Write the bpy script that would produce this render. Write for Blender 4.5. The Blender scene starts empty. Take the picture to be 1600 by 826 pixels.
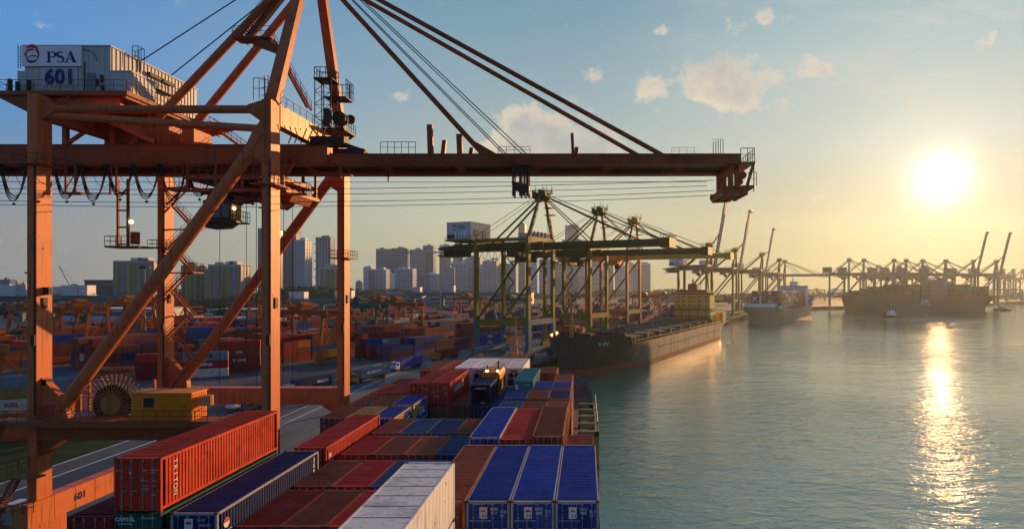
import bpy, bmesh, math, random
from math import radians as R, sin, cos, pi
from mathutils import Vector, Matrix
random.seed(7)
S = bpy.context.scene
COL = S.collection

# ------------------------------------------------------------------ camera, sky, sun, exposure
F, CX, HY, CAMZ = 955.0, 915.0, 447.0, 32.5      # focal length / principal column / horizon row of the photograph, eye height over the water
cam = bpy.data.cameras.new('camera'); co = bpy.data.objects.new('camera', cam); COL.objects.link(co)
co.location = (0, 0, CAMZ); co.rotation_euler = (pi/2, 0, 0)
cam.sensor_width = 36; cam.lens = F/1600*36
cam.shift_x = -(CX-800)/1600; cam.shift_y = (HY-413)/1600
cam.clip_start = .5; cam.clip_end = 20000
S.camera = co
S.render.resolution_x, S.render.resolution_y = 1024, 528
SUN_AZ, SUN_EL = R(30.2), R(8.6)                 # to the right of the view axis, above the horizon
SD = Vector((sin(SUN_AZ)*cos(SUN_EL), cos(SUN_AZ)*cos(SUN_EL), sin(SUN_EL)))
sun = bpy.data.lights.new('sun', 'SUN'); so = bpy.data.objects.new('sun', sun); COL.objects.link(so)
sun.energy = 5.0; sun.angle = R(.55); sun.color = (1, .52, .20)
so.rotation_euler = (-SD).to_track_quat('-Z', 'Y').to_euler()
S.view_settings.view_transform = 'Standard'; S.view_settings.look = 'None'
S.view_settings.exposure = 0.45; S.view_settings.gamma = 1
S.cycles.max_bounces = 6; S.cycles.volume_bounces = 0; S.cycles.use_denoising = True
S.cycles.sample_clamp_indirect = 4; S.cycles.sample_clamp_direct = 7

class NT:
    def __init__(s, tree): s.t = tree; tree.nodes.clear()
    def n(s, typ, **kw):
        nd = s.t.nodes.new(typ)
        for k, v in kw.items():
            if k.startswith('i_'):
                key = k[2:]; key = int(key) if key.isdigit() else key.replace('_', ' ')
                s.put(nd.inputs[key], v)
            else: setattr(nd, k, v)
        return nd
    def put(s, sock, v):
        if isinstance(v, bpy.types.NodeSocket): s.t.links.new(v, sock)
        elif isinstance(v, bpy.types.Node): s.t.links.new(v.outputs[0], sock)
        else: sock.default_value = v
    def m(s, op, a, b=0.0, c=None, clamp=False):
        nd = s.t.nodes.new('ShaderNodeMath'); nd.operation = op; nd.use_clamp = clamp
        s.put(nd.inputs[0], a); s.put(nd.inputs[1], b)
        if c is not None: s.put(nd.inputs[2], c)
        return nd.outputs[0]
    def mix(s, fac, a, b, mode='MIX'):
        nd = s.t.nodes.new('ShaderNodeMix'); nd.data_type = 'RGBA'; nd.blend_type = mode
        s.put(nd.inputs[0], fac)
        for i, v in ((6, a), (7, b)):
            if isinstance(v, tuple) and len(v) == 3: v = (*v, 1)
            s.put(nd.inputs[i], v)
        return nd.outputs[2]
    def ramp(s, fac, stops, interp='LINEAR'):
        nd = s.t.nodes.new('ShaderNodeValToRGB'); cr = nd.color_ramp; cr.interpolation = interp
        while len(cr.elements) < len(stops): cr.elements.new(.5)
        for e, (p, c) in zip(cr.elements, stops):
            e.position = p; e.color = (*c, 1) if isinstance(c, tuple) else (c, c, c, 1)
        s.put(nd.inputs[0], fac); return nd.outputs[0]
    def smooth(s, v, a, b):
        nd = s.t.nodes.new('ShaderNodeMapRange'); nd.interpolation_type = 'SMOOTHSTEP'
        s.put(nd.inputs[0], v); nd.inputs[1].default_value = a; nd.inputs[2].default_value = b
        return nd.outputs[0]

def make_world():
    w = bpy.data.worlds.new('World'); S.world = w; w.use_nodes = True
    T = NT(w.node_tree)
    sky = T.n('ShaderNodeTexSky', sky_type='NISHITA', sun_disc=False)
    sky.sun_elevation = SUN_EL; sky.sun_rotation = SUN_AZ; sky.altitude = 0
    sky.air_density = 1.0; sky.dust_density = 1.6; sky.ozone_density = 2.0
    tc = T.n('ShaderNodeTexCoord'); sep = T.n('ShaderNodeSeparateXYZ', i_0=tc.outputs['Generated'])
    x, y, z = sep.outputs
    # angular distance to the sun
    dp = T.n('ShaderNodeVectorMath', operation='DOT_PRODUCT', i_0=tc.outputs['Generated']); dp.inputs[1].default_value = SD
    c = T.m('MAXIMUM', dp.outputs['Value'], 0.0)
    base = T.mix(1.0, sky.outputs[0], (.07, .07, .07), 'MULTIPLY')
    # evening air: two elevation ramps, one for the side away from the sun and one for the sun's side
    e = T.m('MULTIPLY', T.m('MAXIMUM', z, 0.0), 1.6, clamp=True)
    away = T.ramp(e, [(0, (.32,.32,.30)), (.11, (.31,.33,.32)), (.32, (.11,.285,.57)), (.49, (.10,.30,.66)), (1, (.05,.15,.38))])
    mid = T.ramp(e, [(0, (.54,.47,.29)), (.15, (.54,.54,.38)), (.22, (.52,.56,.43)), (.32, (.41,.49,.45)), (.46, (.29,.42,.48)), (.64, (.185,.35,.45)), (1, (.09,.22,.36))])
    near = T.ramp(e, [(0, (.32,.28,.15)), (.10, (.28,.32,.20)), (.19, (.31,.36,.28)), (.33, (.36,.47,.47)), (.55, (.32,.48,.53)), (1, (.12,.30,.46))])
    air = T.mix(T.smooth(c, .25, .80), away, mid); air = T.mix(T.smooth(c, .84, .985), air, near)
    base = T.mix(.96, base, air)
    dim = T.m('ADD', .80, T.m('MULTIPLY', T.smooth(dp.outputs['Value'], -.35, .27), .20))      # the half of the sky behind, away from the sun, is darker
    base = T.mix(1.0, base, T.n('ShaderNodeCombineColor', i_0=dim, i_1=dim, i_2=dim).outputs[0], 'MULTIPLY')
    glow = T.m('MULTIPLY', T.m('POWER', c, 30.0), .03)
    glow2 = T.m('MULTIPLY', T.m('POWER', c, 160.0), .22)
    glow3 = T.m('MULTIPLY', T.m('POWER', c, 1700.0), 1.2)
    base = T.mix(1.0, base, T.mix(1.0, (1, .78, .48), glow, 'MULTIPLY'), 'ADD')
    base = T.mix(1.0, base, T.mix(1.0, (1, .85, .6), glow2, 'MULTIPLY'), 'ADD')
    base = T.mix(1.0, base, T.mix(1.0, (1, .92, .75), glow3, 'MULTIPLY'), 'ADD')
    # clouds: patches placed on the sky by direction, broken by noise
    yy = T.m('MAXIMUM', y, .05)
    u = T.m('DIVIDE', x, yy); v = T.m('DIVIDE', z, yy)
    front = T.smooth(y, .1, .25)
    cmb = T.n('ShaderNodeCombineXYZ', i_0=u, i_1=v)
    wob = T.n('ShaderNodeTexNoise', i_Vector=cmb.outputs[0], i_Scale=22.0, i_Detail=10.0, i_Roughness=.66)
    fine = T.n('ShaderNodeTexNoise', i_Vector=cmb.outputs[0], i_Scale=6.0, i_Detail=6.0)
    def patch(px, py, rx, ry, amp):
        a = T.m('DIVIDE', T.m('SUBTRACT', u, (px-CX)/F), rx/F); b = T.m('DIVIDE', T.m('SUBTRACT', v, (HY-py)/F), ry/F)
        r2 = T.m('ADD', T.m('MULTIPLY', a, a), T.m('MULTIPLY', b, b))
        g = T.m('POWER', 2.718, T.m('MULTIPLY', r2, -1.0))
        return T.m('MULTIPLY', g, amp)
    tot = None
    for p in ((1130,120,62,38,1.2), (1010,138,30,24,1.0), (1275,108,28,22,1.0), (1160,160,60,26,.7), (1215,125,26,14,.6), (1140,45,26,14,.7), (1195,25,20,16,.75),
              (1032,50,16,12,.55), (865,212,85,42,1.2), (815,195,34,26,1.0), (925,245,70,28,1.0), (780,235,50,18,.7), (930,122,26,12,.6), (1105,150,40,16,.6), (620,150,24,9,.5),
              (1455,155,36,12,.45), (1560,170,60,16,.4), (1312,246,14,6,.6), (1540,80,80,40,.35), (60,360,180,26,.15), (1580,250,60,40,.4)):
        g = patch(*p); tot = g if tot is None else T.m('ADD', tot, g)
    dens = T.m('ADD', tot, T.m('MULTIPLY', T.m('SUBTRACT', wob.outputs[0], .5), 3.0))
    al = T.m('MULTIPLY', T.m('MULTIPLY', T.smooth(dens, .34, .98), front), .88)
    mpw = T.n('ShaderNodeMapping', i_Vector=cmb.outputs[0]); mpw.inputs['Scale'].default_value = (3.0, 9.0, 1); mpw.inputs['Rotation'].default_value = (0,0,R(-14))
    wn = T.n('ShaderNodeTexNoise', i_Vector=mpw.outputs[0], i_Scale=1.6, i_Detail=8.0, i_Roughness=.62)
    wisp = T.m('MULTIPLY', T.m('MULTIPLY', T.smooth(wn.outputs[0], .46, .74), T.smooth(u, -.15, .55)), T.m('MULTIPLY', T.smooth(v, .10, .30), .30))
    base = T.mix(T.m('MULTIPLY', wisp, front), base, (.74, .66, .56))
    shade = T.smooth(T.m('ADD', T.m('MULTIPLY', fine.outputs[0], 1.0), T.m('MULTIPLY', dens, .25)), .45, .95)
    cc = T.mix(shade, (.88, .72, .52), (.43, .44, .45))
    out = T.mix(al, base, cc)
    bg = T.n('ShaderNodeBackground', i_Color=out, i_Strength=.732)
    o = T.n('ShaderNodeOutputWorld'); w.node_tree.links.new(bg.outputs[0], o.inputs[0])
    w.cycles.sampling_method = 'MANUAL'; w.cycles.sample_map_resolution = 512
make_world()

# ------------------------------------------------------------------ materials
MATS = {}
def material(name, col, rough=.55, metal=0.0, spec=.18, fade=.25, rust=0.0, streak=0.0, bump=0.0, scale=1.0, emit=None, rustcol=(.13,.045,.02), coat=0.0):
    if name in MATS: return MATS[name]
    m = bpy.data.materials.new(name); m.use_nodes = True; T = NT(m.node_tree); MATS[name] = m
    p = T.n('ShaderNodeBsdfPrincipled'); o = T.n('ShaderNodeOutputMaterial'); m.node_tree.links.new(p.outputs[0], o.inputs[0])
    grime = name.startswith('paint_') and name != 'paint_white'
    p.inputs['Roughness'].default_value = rough; p.inputs['Metallic'].default_value = metal
    p.inputs['Specular IOR Level'].default_value = spec; p.inputs['Coat Weight'].default_value = coat
    c4 = (*col, 1)
    if emit is not None:
        p.inputs['Emission Color'].default_value = c4; p.inputs['Emission Strength'].default_value = emit
    if fade or rust or streak:
        tc = T.n('ShaderNodeTexCoord'); oi = T.n('ShaderNodeObjectInfo')
        off = T.n('ShaderNodeVectorMath', operation='ADD', i_0=tc.outputs['Object'])
        r3 = T.m('MULTIPLY', oi.outputs['Random'], 57.0); T.put(off.inputs[1], T.n('ShaderNodeCombineXYZ', i_0=r3, i_1=r3, i_2=r3).outputs[0])
        n1 = T.n('ShaderNodeTexNoise', i_Vector=off.outputs[0], i_Scale=.45*scale, i_Detail=6.0, i_Roughness=.65)
        g = sum(col)/3
        worn = tuple(min(1, c*.92+g*.12+.008) for c in col); dark = tuple(c*.55 for c in col)
        cc = T.mix(T.m('MULTIPLY', T.smooth(n1.outputs[0], .45, .75), min(1, fade*2)), c4, worn)
        cc = T.mix(T.m('MULTIPLY', T.smooth(n1.outputs[0], .5, .25), min(1, fade*2)), cc, dark)
        hv = T.n('ShaderNodeHueSaturation', i_Color=cc, i_Value=T.m('ADD', .80, T.m('MULTIPLY', oi.outputs['Random'], .38)))
        cc = hv.outputs[0]
        if streak:
            mp = T.n('ShaderNodeMapping', i_Vector=off.outputs[0]); mp.inputs['Scale'].default_value = (3.2*scale, 3.2*scale, .22*scale)
            n3 = T.n('ShaderNodeTexNoise', i_Vector=mp.outputs[0], i_Scale=1.0, i_Detail=5.0)
            cc = T.mix(T.m('MULTIPLY', T.smooth(n3.outputs[0], .52, .72), streak), cc, (.06, .035, .022))
        if grime:
            g1 = T.n('ShaderNodeTexNoise', i_Vector=off.outputs[0], i_Scale=1.15, i_Detail=7.0, i_Roughness=.72, i_Distortion=.6)
            cc = T.mix(T.m('MULTIPLY', T.smooth(g1.outputs[0], .50, .64), .48), cc, tuple(c*.30+.012 for c in col))
            g2 = T.n('ShaderNodeTexNoise', i_Vector=off.outputs[0], i_Scale=.6, i_Detail=8.0, i_Roughness=.7)
            cc = T.mix(T.m('MULTIPLY', T.smooth(g2.outputs[0], .56, .68), .35), cc, tuple(min(1, c*.8+.10) for c in col))
        if rust:
            n2 = T.n('ShaderNodeTexNoise', i_Vector=off.outputs[0], i_Scale=1.7*scale, i_Detail=9.0, i_Roughness=.7)
            lo = .70 - .22*rust
            rm = T.smooth(n2.outputs[0], lo, lo+.07)
            cc = T.mix(rm, cc, rustcol)
            T.put(p.inputs['Roughness'], T.m('ADD', rough, T.m('MULTIPLY', rm, .3), clamp=True))
        T.put(p.inputs['Base Color'], cc)
        if bump:
            nb = T.n('ShaderNodeTexNoise', i_Vector=off.outputs[0], i_Scale=2.2*scale, i_Detail=5.0)
            b = T.n('ShaderNodeBump', i_Strength=bump, i_Distance=.05, i_Height=nb.outputs[0]); T.put(p.inputs['Normal'], b.outputs[0])
    else: p.inputs['Base Color'].default_value = c4
    return m

CCOL = {  # container paints
 'red': (.46,.030,.022), 'bright red': (.62,.045,.020), 'orange red': (.62,.10,.025), 'dark red': (.26,.024,.016), 'brown': (.27,.062,.030), 'rust brown': (.36,.078,.030),
 'blue': (.016,.055,.27), 'royal blue': (.022,.064,.30), 'dark blue': (.015,.034,.12), 'slate blue': (.04,.085,.17), 'vermilion': (.64,.050,.014), 'teal': (.012,.25,.22), 'white': (.72,.70,.66),
 'cream': (.62,.55,.38), 'grey': (.22,.25,.27), 'green': (.018,.11,.07), 'ochre': (.42,.24,.07), 'orange': (.68,.16,.03), 'blue grey': (.10,.16,.22)}
def paint(k): return material('paint_'+k.replace(' ', '_'), CCOL[k], rough=.58, spec=.10, fade=.45, rust=.34 if k != 'white' else .30, streak=.42, bump=.2, rustcol=(.13,.045,.02) if k != 'white' else (.16,.10,.05))
M_rail_grey = material('rail_paint_grey', (.34,.36,.37), rust=.5, fade=.3)
M_rail_tan = material('rail_paint_tan', (.42,.30,.17), rust=.5, fade=.3)
M_cast = material('corner_casting_steel', (.10,.07,.05), rust=.9, fade=.4)
M_bar = material('locking_bar_steel', (.26,.25,.24), rust=.35, rough=.4)
M_white = material('lettering_white', (.80,.79,.75), fade=.25)
M_dark = material('rubber_dark', (.02,.02,.022), rough=.7, fade=.2)
M_orange = material('crane_orange', (.56,.150,.045), rough=.5, fade=.24, rust=.34, streak=.50, bump=.12)
M_boom = material('crane_boom_rust', (.30,.075,.018), rough=.55, fade=.5, rust=.42, streak=.45, scale=.6)
M_steel = material('dark_steel', (.045,.038,.032), rough=.6, fade=.4, rust=.5)
M_rope = material('wire_rope', (.03,.028,.026), rough=.6, fade=0)
M_rail = material('handrail_orange', (.30,.085,.03), rough=.6, rust=.5)
M_house = material('machinery_white', (.62,.61,.58), rough=.5, fade=.18, rust=.10, streak=.16)
M_sign = material('sign_white', (.74,.74,.74), rough=.4, fade=.06)
M_navy = material('letter_navy', (.012,.022,.11), rough=.4, fade=.05)
M_signred = material('letter_red', (.55,.03,.03), rough=.4, fade=.05)
M_yellow = material('cabin_yellow', (.85,.25,.008), rough=.5, fade=.25, rust=.15, streak=.2)
M_glass = material('window_glass', (.02,.03,.035), rough=.08, spec=.8, fade=0)
M_dglass = material('tower_glass', (.025,.045,.08), rough=.25, spec=.7, fade=.2, scale=.05)
M_lampw = material('lamp_lit', (1,.72,.35), emit=6.0, fade=0)
M_olive = material('crane_olive', (.23,.155,.004), rough=.5, fade=.3, rust=.15, streak=.2)
M_greenb = material('boom_green', (.055,.058,.006), rough=.55, fade=.35, rust=.25)
M_tealc = material('crane_teal', (.045,.17,.21), rough=.5, fade=.3, rust=.1)
M_yelc = material('crane_yellow', (.60,.34,.03), rough=.5, fade=.3, rust=.15)
M_redc = material('crane_redorange', (.52,.12,.03), rough=.5, fade=.3, rust=.15)
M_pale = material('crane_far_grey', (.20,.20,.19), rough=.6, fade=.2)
M_rtg = material('gantry_orange', (.40,.105,.014), rough=.5, fade=.3, rust=.2)
M_rtgg = material('gantry_green', (.03,.11,.075), rough=.5, fade=.3, rust=.2)
M_bridge = material('bridge_green', (.05,.16,.15), rough=.6, fade=.3)
M_concrete = material('concrete', (.36,.34,.31), rough=.85, fade=.35, streak=.2, spec=.2)

# ------------------------------------------------------------------ mesh builder
class MB:
    def __init__(s): s.v = []; s.f = []; s.mi = []
    def add(s, vs, fs, mi=0):
        b = len(s.v); s.v += [tuple(v) for v in vs]; s.f += [tuple(b+i for i in f) for f in fs]; s.mi += [mi]*len(fs); return s
    def box(s, x0, x1, y0, y1, z0, z1, mi=0):
        return s.add([(x0,y0,z0),(x1,y0,z0),(x1,y1,z0),(x0,y1,z0),(x0,y0,z1),(x1,y0,z1),(x1,y1,z1),(x0,y1,z1)],
                     [(0,3,2,1),(4,5,6,7),(0,1,5,4),(1,2,6,5),(2,3,7,6),(3,0,4,7)], mi)
    def bar(s, a, b, w, h, mi=0, w2=None, h2=None, up=(0,0,1)):
        a, b = Vector(a), Vector(b); d = b-a
        if d.length < 1e-6: return s
        d.normalize(); u = Vector(up)
        if abs(d.dot(u)) > .995: u = Vector((0,1,0))
        sd = d.cross(u).normalized(); u2 = sd.cross(d)
        w2 = w if w2 is None else w2; h2 = h if h2 is None else h2; vs = []
        for p, ww, hh in ((a,w,h),(b,w2,h2)):
            for q, r in ((-1,-1),(1,-1),(1,1),(-1,1)): vs.append(p+sd*q*ww/2+u2*r*hh/2)
        return s.add(vs, [(0,1,2,3),(7,6,5,4),(0,4,5,1),(1,5,6,2),(2,6,7,3),(3,7,4,0)], mi)
    def tube(s, a, b, r, n=8, mi=0, r2=None, cap=True):
        a, b = Vector(a), Vector(b); d = b-a
        if d.length < 1e-6: return s
        d.normalize(); u = Vector((0,0,1)) if abs(d.z) < .9 else Vector((1,0,0))
        e = d.cross(u).normalized(); g = e.cross(d); r2 = r if r2 is None else r2; vs = []
        for p, rr in ((a,r),(b,r2)):
            for i in range(n): t = 2*pi*i/n; vs.append(p+e*cos(t)*rr+g*sin(t)*rr)
        fs = [(i, n+i, n+(i+1)%n, (i+1)%n) for i in range(n)]
        if cap: fs += [tuple(range(n)), tuple(range(2*n-1, n-1, -1))]
        return s.add(vs, fs, mi)
    def path(s, pts, r, n=5, mi=0):
        for a, b in zip(pts, pts[1:]): s.tube(a, b, r, n, mi, cap=False)
        return s
    def prism(s, poly, a, b, axis='y', mi=0):
        """poly in the plane across `axis`, extruded from a to b"""
        n = len(poly)
        def P(q, t): return {'y': (q[0], t, q[1]), 'x': (t, q[0], q[1]), 'z': (q[0], q[1], t)}[axis]
        vs = [P(q, a) for q in poly]+[P(q, b) for q in poly]
        return s.add(vs, [tuple(range(n)), tuple(range(2*n-1, n-1, -1))]+[(i, (i+1)%n, n+(i+1)%n, n+i) for i in range(n)], mi)
    def ribbon(s, pts, ws, y, th=.02, mi=0):
        """flat stroke in the xz plane with varying width"""
        n = len(pts); L = []; Rr = []
        for i, p in enumerate(pts):
            a = pts[max(0, i-1)]; b = pts[min(n-1, i+1)]; d = Vector((b[0]-a[0], b[1]-a[1])); d.normalize()
            w = ws[i] if isinstance(ws, (list, tuple)) else ws
            L.append((p[0]-d.y*w/2, p[1]+d.x*w/2)); Rr.append((p[0]+d.y*w/2, p[1]-d.x*w/2))
        vs = [(q[0], y, q[1]) for q in L]+[(q[0], y, q[1]) for q in Rr]
        return s.add(vs, [(i, i+1, n+i+1, n+i) for i in range(n-1)], mi)
    def rail(s, pts, h=1.1, post=1.6, r=.035, mi=0, mid=True):
        """handrail along a polyline"""
        for a, b in zip(pts, pts[1:]):
            a, b = Vector(a), Vector(b); L = (b-a).length; k = max(1, round(L/post))
            s.tube(a+Vector((0,0,h)), b+Vector((0,0,h)), r, 4, mi, cap=False)
            if mid: s.tube(a+Vector((0,0,h*.52)), b+Vector((0,0,h*.52)), r*.8, 4, mi, cap=False)
            for i in range(k+1): p = a.lerp(b, i/k); s.tube(p, p+Vector((0,0,h)), r, 4, mi, cap=False)
        return s
    def stair(s, a, b, w=.8, mi=0, rail=True, across=(0,1,0), step=.28):
        a, b = Vector(a), Vector(b); ac = Vector(across)*w/2
        for q in (-1, 1): s.bar(a+ac*q, b+ac*q, .08, .24, mi)
        k = max(2, int(abs(b.z-a.z)/step))
        for i in range(k):
            p = a.lerp(b, (i+.5)/k); s.bar(p-ac, p+ac, .24, .05, mi)
        if rail:
            for q in (-1, 1):
                for hh in (.55, 1.05): s.tube(a+ac*q+Vector((0,0,hh)), b+ac*q+Vector((0,0,hh)), .03, 4, mi, cap=False)
                kk = max(2, int((b-a).length/1.3))
                for i in range(kk+1): p = a.lerp(b, i/kk)+ac*q; s.tube(p, p+Vector((0,0,1.05)), .03, 4, mi, cap=False)
        return s
    def mesh(s, name, mats):
        me = bpy.data.meshes.new(name); me.from_pydata(s.v, [], s.f)
        for m in mats: me.materials.append(m)
        if len(mats) > 1: me.polygons.foreach_set('material_index', s.mi)
        bm = bmesh.new(); bm.from_mesh(me); bmesh.ops.recalc_face_normals(bm, faces=bm.faces); bm.to_mesh(me); bm.free()
        me.update(); return me
    def build(s, name, mats, parent=None):
        if not isinstance(mats, (list, tuple)): mats = [mats]
        o = bpy.data.objects.new(name, s.mesh(name, mats)); COL.objects.link(o)
        if parent is not None: o.parent = parent
        return o

def tag(o, label=None, cat=None, group=None, kind=None):
    if label: o['label'] = label
    if cat: o['category'] = cat
    if group: o['group'] = group
    if kind: o['kind'] = kind
    return o
def empty(name, loc=(0,0,0), rz=0.0, label=None, cat=None, group=None):
    o = bpy.data.objects.new(name, None); COL.objects.link(o); o.location = loc; o.rotation_euler = (0,0,rz); o.empty_display_size = .5
    return tag(o, label, cat, group)
def copy_tree(o, parent=None):
    c = o.copy(); COL.objects.link(c); c.parent = parent
    for ch in [k for k in bpy.data.objects if k.parent == o]: copy_tree(ch, c)
    return c
KIDS = {}
def W(px, py, d): return Vector(((px-CX)*d/F, d, CAMZ+(HY-py)*d/F))       # point of the scene at depth d seen at pixel px, py
_txt = {}
def text_mesh(s, size, bold=0.0):
    k = (s, size, bold)
    if k in _txt: return _txt[k]
    cu = bpy.data.curves.new('t', 'FONT'); cu.body = s; cu.size = size; cu.align_x = 'CENTER'; cu.align_y = 'CENTER'; cu.offset = bold; cu.resolution_u = 3
    ob = bpy.data.objects.new('t', cu); COL.objects.link(ob)
    dg = bpy.context.evaluated_depsgraph_get(); me = bpy.data.meshes.new_from_object(ob.evaluated_get(dg))
    bpy.data.objects.remove(ob); _txt[k] = me; return me
def lettering(s, size, mat, parent, loc, rot, bold=0.0, name='lettering', sx=1.0):
    me = text_mesh(s, size, bold).copy(); me.materials.clear(); me.materials.append(mat)
    o = bpy.data.objects.new(name, me); COL.objects.link(o); o.parent = parent; o.location = loc; o.rotation_euler = rot; o.scale = (sx,1,1)
    return o
FRONT = (pi/2, 0, 0)            # readable from -y
STARB = (pi/2, 0, pi/2)         # readable from +x

# ------------------------------------------------------------------ setting: water, land, quay, roads
QZ = 4.0
UD = Vector((.4226,.9063,0)); ND = Vector((-.9063,.4226,0)); OQ = Vector((-29.5,208,0))     # the second quay: direction, inland normal, bend
U2 = Vector((.479,.878,0)); N2 = Vector((-.878,.479,0)); O2 = OQ+UD*345
def Q(s, t, z=QZ): p = OQ+UD*s+ND*t; return Vector((p.x, p.y, z))
YAW_U = math.atan2(-UD.x, UD.y)                     # rotation that turns local +y into the quay direction

def mat_water():
    m = bpy.data.materials.new('harbour_water'); m.use_nodes = True; T = NT(m.node_tree)
    p = T.n('ShaderNodeBsdfPrincipled'); o = T.n('ShaderNodeOutputMaterial'); T.t.links.new(p.outputs[0], o.inputs[0])
    tc = T.n('ShaderNodeTexCoord')
    def noise(sx, sy, rot, detail, rough=.55, dist=0.0):
        mp = T.n('ShaderNodeMapping', i_Vector=tc.outputs['Object']); mp.inputs['Scale'].default_value = (sx, sy, 1); mp.inputs['Rotation'].default_value = (0,0,R(rot))
        return T.n('ShaderNodeTexNoise', i_Vector=mp.outputs[0], i_Scale=1.0, i_Detail=detail, i_Roughness=rough, i_Distortion=dist).outputs[0]
    swell = noise(.030, .060, 12, 2.0); chop = noise(.12, .26, -14, 3.0, .5, .4); mid = noise(.34, .62, 16, 3.0, .55, .5); rip = noise(1.3, 2.2, -8, 2.0, .5); mask = noise(.010, .007, 0, 3.0)
    amp = T.m('ADD', .45, T.m('MULTIPLY', T.smooth(mask, .35, .65), .85))
    h = T.m('ADD', T.m('MULTIPLY', swell, 1.1), T.m('MULTIPLY', amp, T.m('ADD', T.m('MULTIPLY', chop, .85), T.m('ADD', T.m('MULTIPLY', mid, .56), T.m('MULTIPLY', rip, .15)))))
    b = T.n('ShaderNodeBump', i_Strength=1.0, i_Distance=.37, i_Height=h)
    T.put(p.inputs['Normal'], b.outputs[0])
    p.inputs['Base Color'].default_value = (.006,.13,.085,1); p.inputs['Roughness'].default_value = .035; p.inputs['IOR'].default_value = 3.0
    p.inputs['Specular IOR Level'].default_value = .5
    return m
EX = 1750
w = MB(); w.add([(-EX,-320,0),(EX,-320,0),(EX,2560,0),(-EX,2560,0)], [(0,1,2,3)])
tag(w.build('water', mat_water()), kind='structure')

def mat_ground(name, c1, c2, c3, sc=.05, rough=.8, spec=.3):
    m = bpy.data.materials.new(name); m.use_nodes = True; T = NT(m.node_tree)
    p = T.n('ShaderNodeBsdfPrincipled'); o = T.n('ShaderNodeOutputMaterial'); T.t.links.new(p.outputs[0], o.inputs[0])
    tc = T.n('ShaderNodeTexCoord')
    n1 = T.n('ShaderNodeTexNoise', i_Vector=tc.outputs['Object'], i_Scale=sc, i_Detail=8.0, i_Roughness=.65)
    mp = T.n('ShaderNodeMapping', i_Vector=tc.outputs['Object']); mp.inputs['Rotation'].default_value = (0,0,R(20)); mp.inputs['Scale'].default_value = (1.2, .05, 1)
    n2 = T.n('ShaderNodeTexNoise', i_Vector=mp.outputs[0], i_Scale=1.0, i_Detail=5.0)
    vo = T.n('ShaderNodeTexVoronoi', i_Vector=tc.outputs['Object'], i_Scale=.09)
    c = T.mix(T.smooth(n1.outputs[0], .38, .62), c1, c2); c = T.mix(T.m('MULTIPLY', T.smooth(n2.outputs[0], .5, .68), .7), c, c3)
    c = T.mix(T.m('MULTIPLY', vo.outputs['Color'], .25), c, c3)
    T.put(p.inputs['Base Color'], c); p.inputs['Roughness'].default_value = rough; p.inputs['Specular IOR Level'].default_value = spec
    return m
M_ground = mat_ground('yard_paving', (.060,.060,.062), (.105,.10,.096), (.03,.03,.032), rough=.75)
M_asph = mat_ground('asphalt_band', (.028,.032,.040), (.045,.048,.055), (.018,.02,.024), rough=.6)
M_apron = mat_ground('apron_concrete', (.115,.112,.105), (.16,.155,.14), (.06,.058,.055), rough=.75)
M_line_w = material('line_white', (.62,.62,.60), fade=.5, rough=.7)
M_line_y = material('line_yellow', (.55,.36,.05), fade=.5, rough=.7)
M_grass = mat_ground('grass_green', (.022,.045,.014), (.035,.062,.018), (.06,.055,.025), sc=.2, rough=.95, spec=.05)
E2 = O2+U2*350
shore = [(-29.5,-300),(-29.5,208),(O2.x,O2.y),(E2.x,E2.y),(345,868),(470,905),(640,985),(760,1120),(EX-20,1500),(EX-20,2540),(-EX+20,2540),(-EX+60,-300)]
g = MB(); g.prism(shore, -.8, QZ, 'z'); tag(g.build('ground', M_ground), kind='structure')
def strip(name, pts, z, mat):
    s = MB(); s.add([(x, y, z) for x, y in pts], [tuple(range(len(pts)))]); return tag(s.build(name, mat), kind='structure')
M_apron_dummy = None
strip('quay_apron', [(-29.6,-290),(-29.6,208),(-29.6+UD.x*340,208+UD.y*340),(Q(340,40).x,Q(340,40).y),(Q(0,38).x,Q(0,38).y),(-66,120),(-66,-290)], QZ+.004, M_apron)
strip('road', [(-70,-290),(-70,118),(Q(-4,42).x,Q(-4,42).y),(Q(420,42).x,Q(420,42).y),(Q(420,50).x,Q(420,50).y),(Q(-2,50).x,Q(-2,50).y),(-79,122),(-79,-290)], QZ+.004, M_asph)
strip('yard_road', [(Q(-220,108).x,Q(-220,108).y),(Q(-60,108).x,Q(-60,108).y),(Q(-60,117).x,Q(-60,117).y),(Q(-220,117).x,Q(-220,117).y)], QZ+.004, M_asph)
# quay cope and fenders
q = MB(); q.box(-29.5,-28.9,-290,207,3.2,4.35); tag(q.build('quay_edge', M_concrete), kind='structure')
q = MB(); a, b = Q(0,-.3), Q(345,-.3); q.bar((a.x,a.y,3.7), (b.x,b.y,3.7), .6, 1.2); tag(q.build('quay_edge', M_concrete), kind='structure')
q = MB()
for k in range(40): p = Q(6+k*8.5, -.9); q.bar((p.x,p.y,.6), (p.x,p.y,3.4), 1.0, 1.0)
tag(q.build('fender_line', M_dark), 'row of black rubber fenders hung along the bent quay wall', 'fenders')
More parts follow.
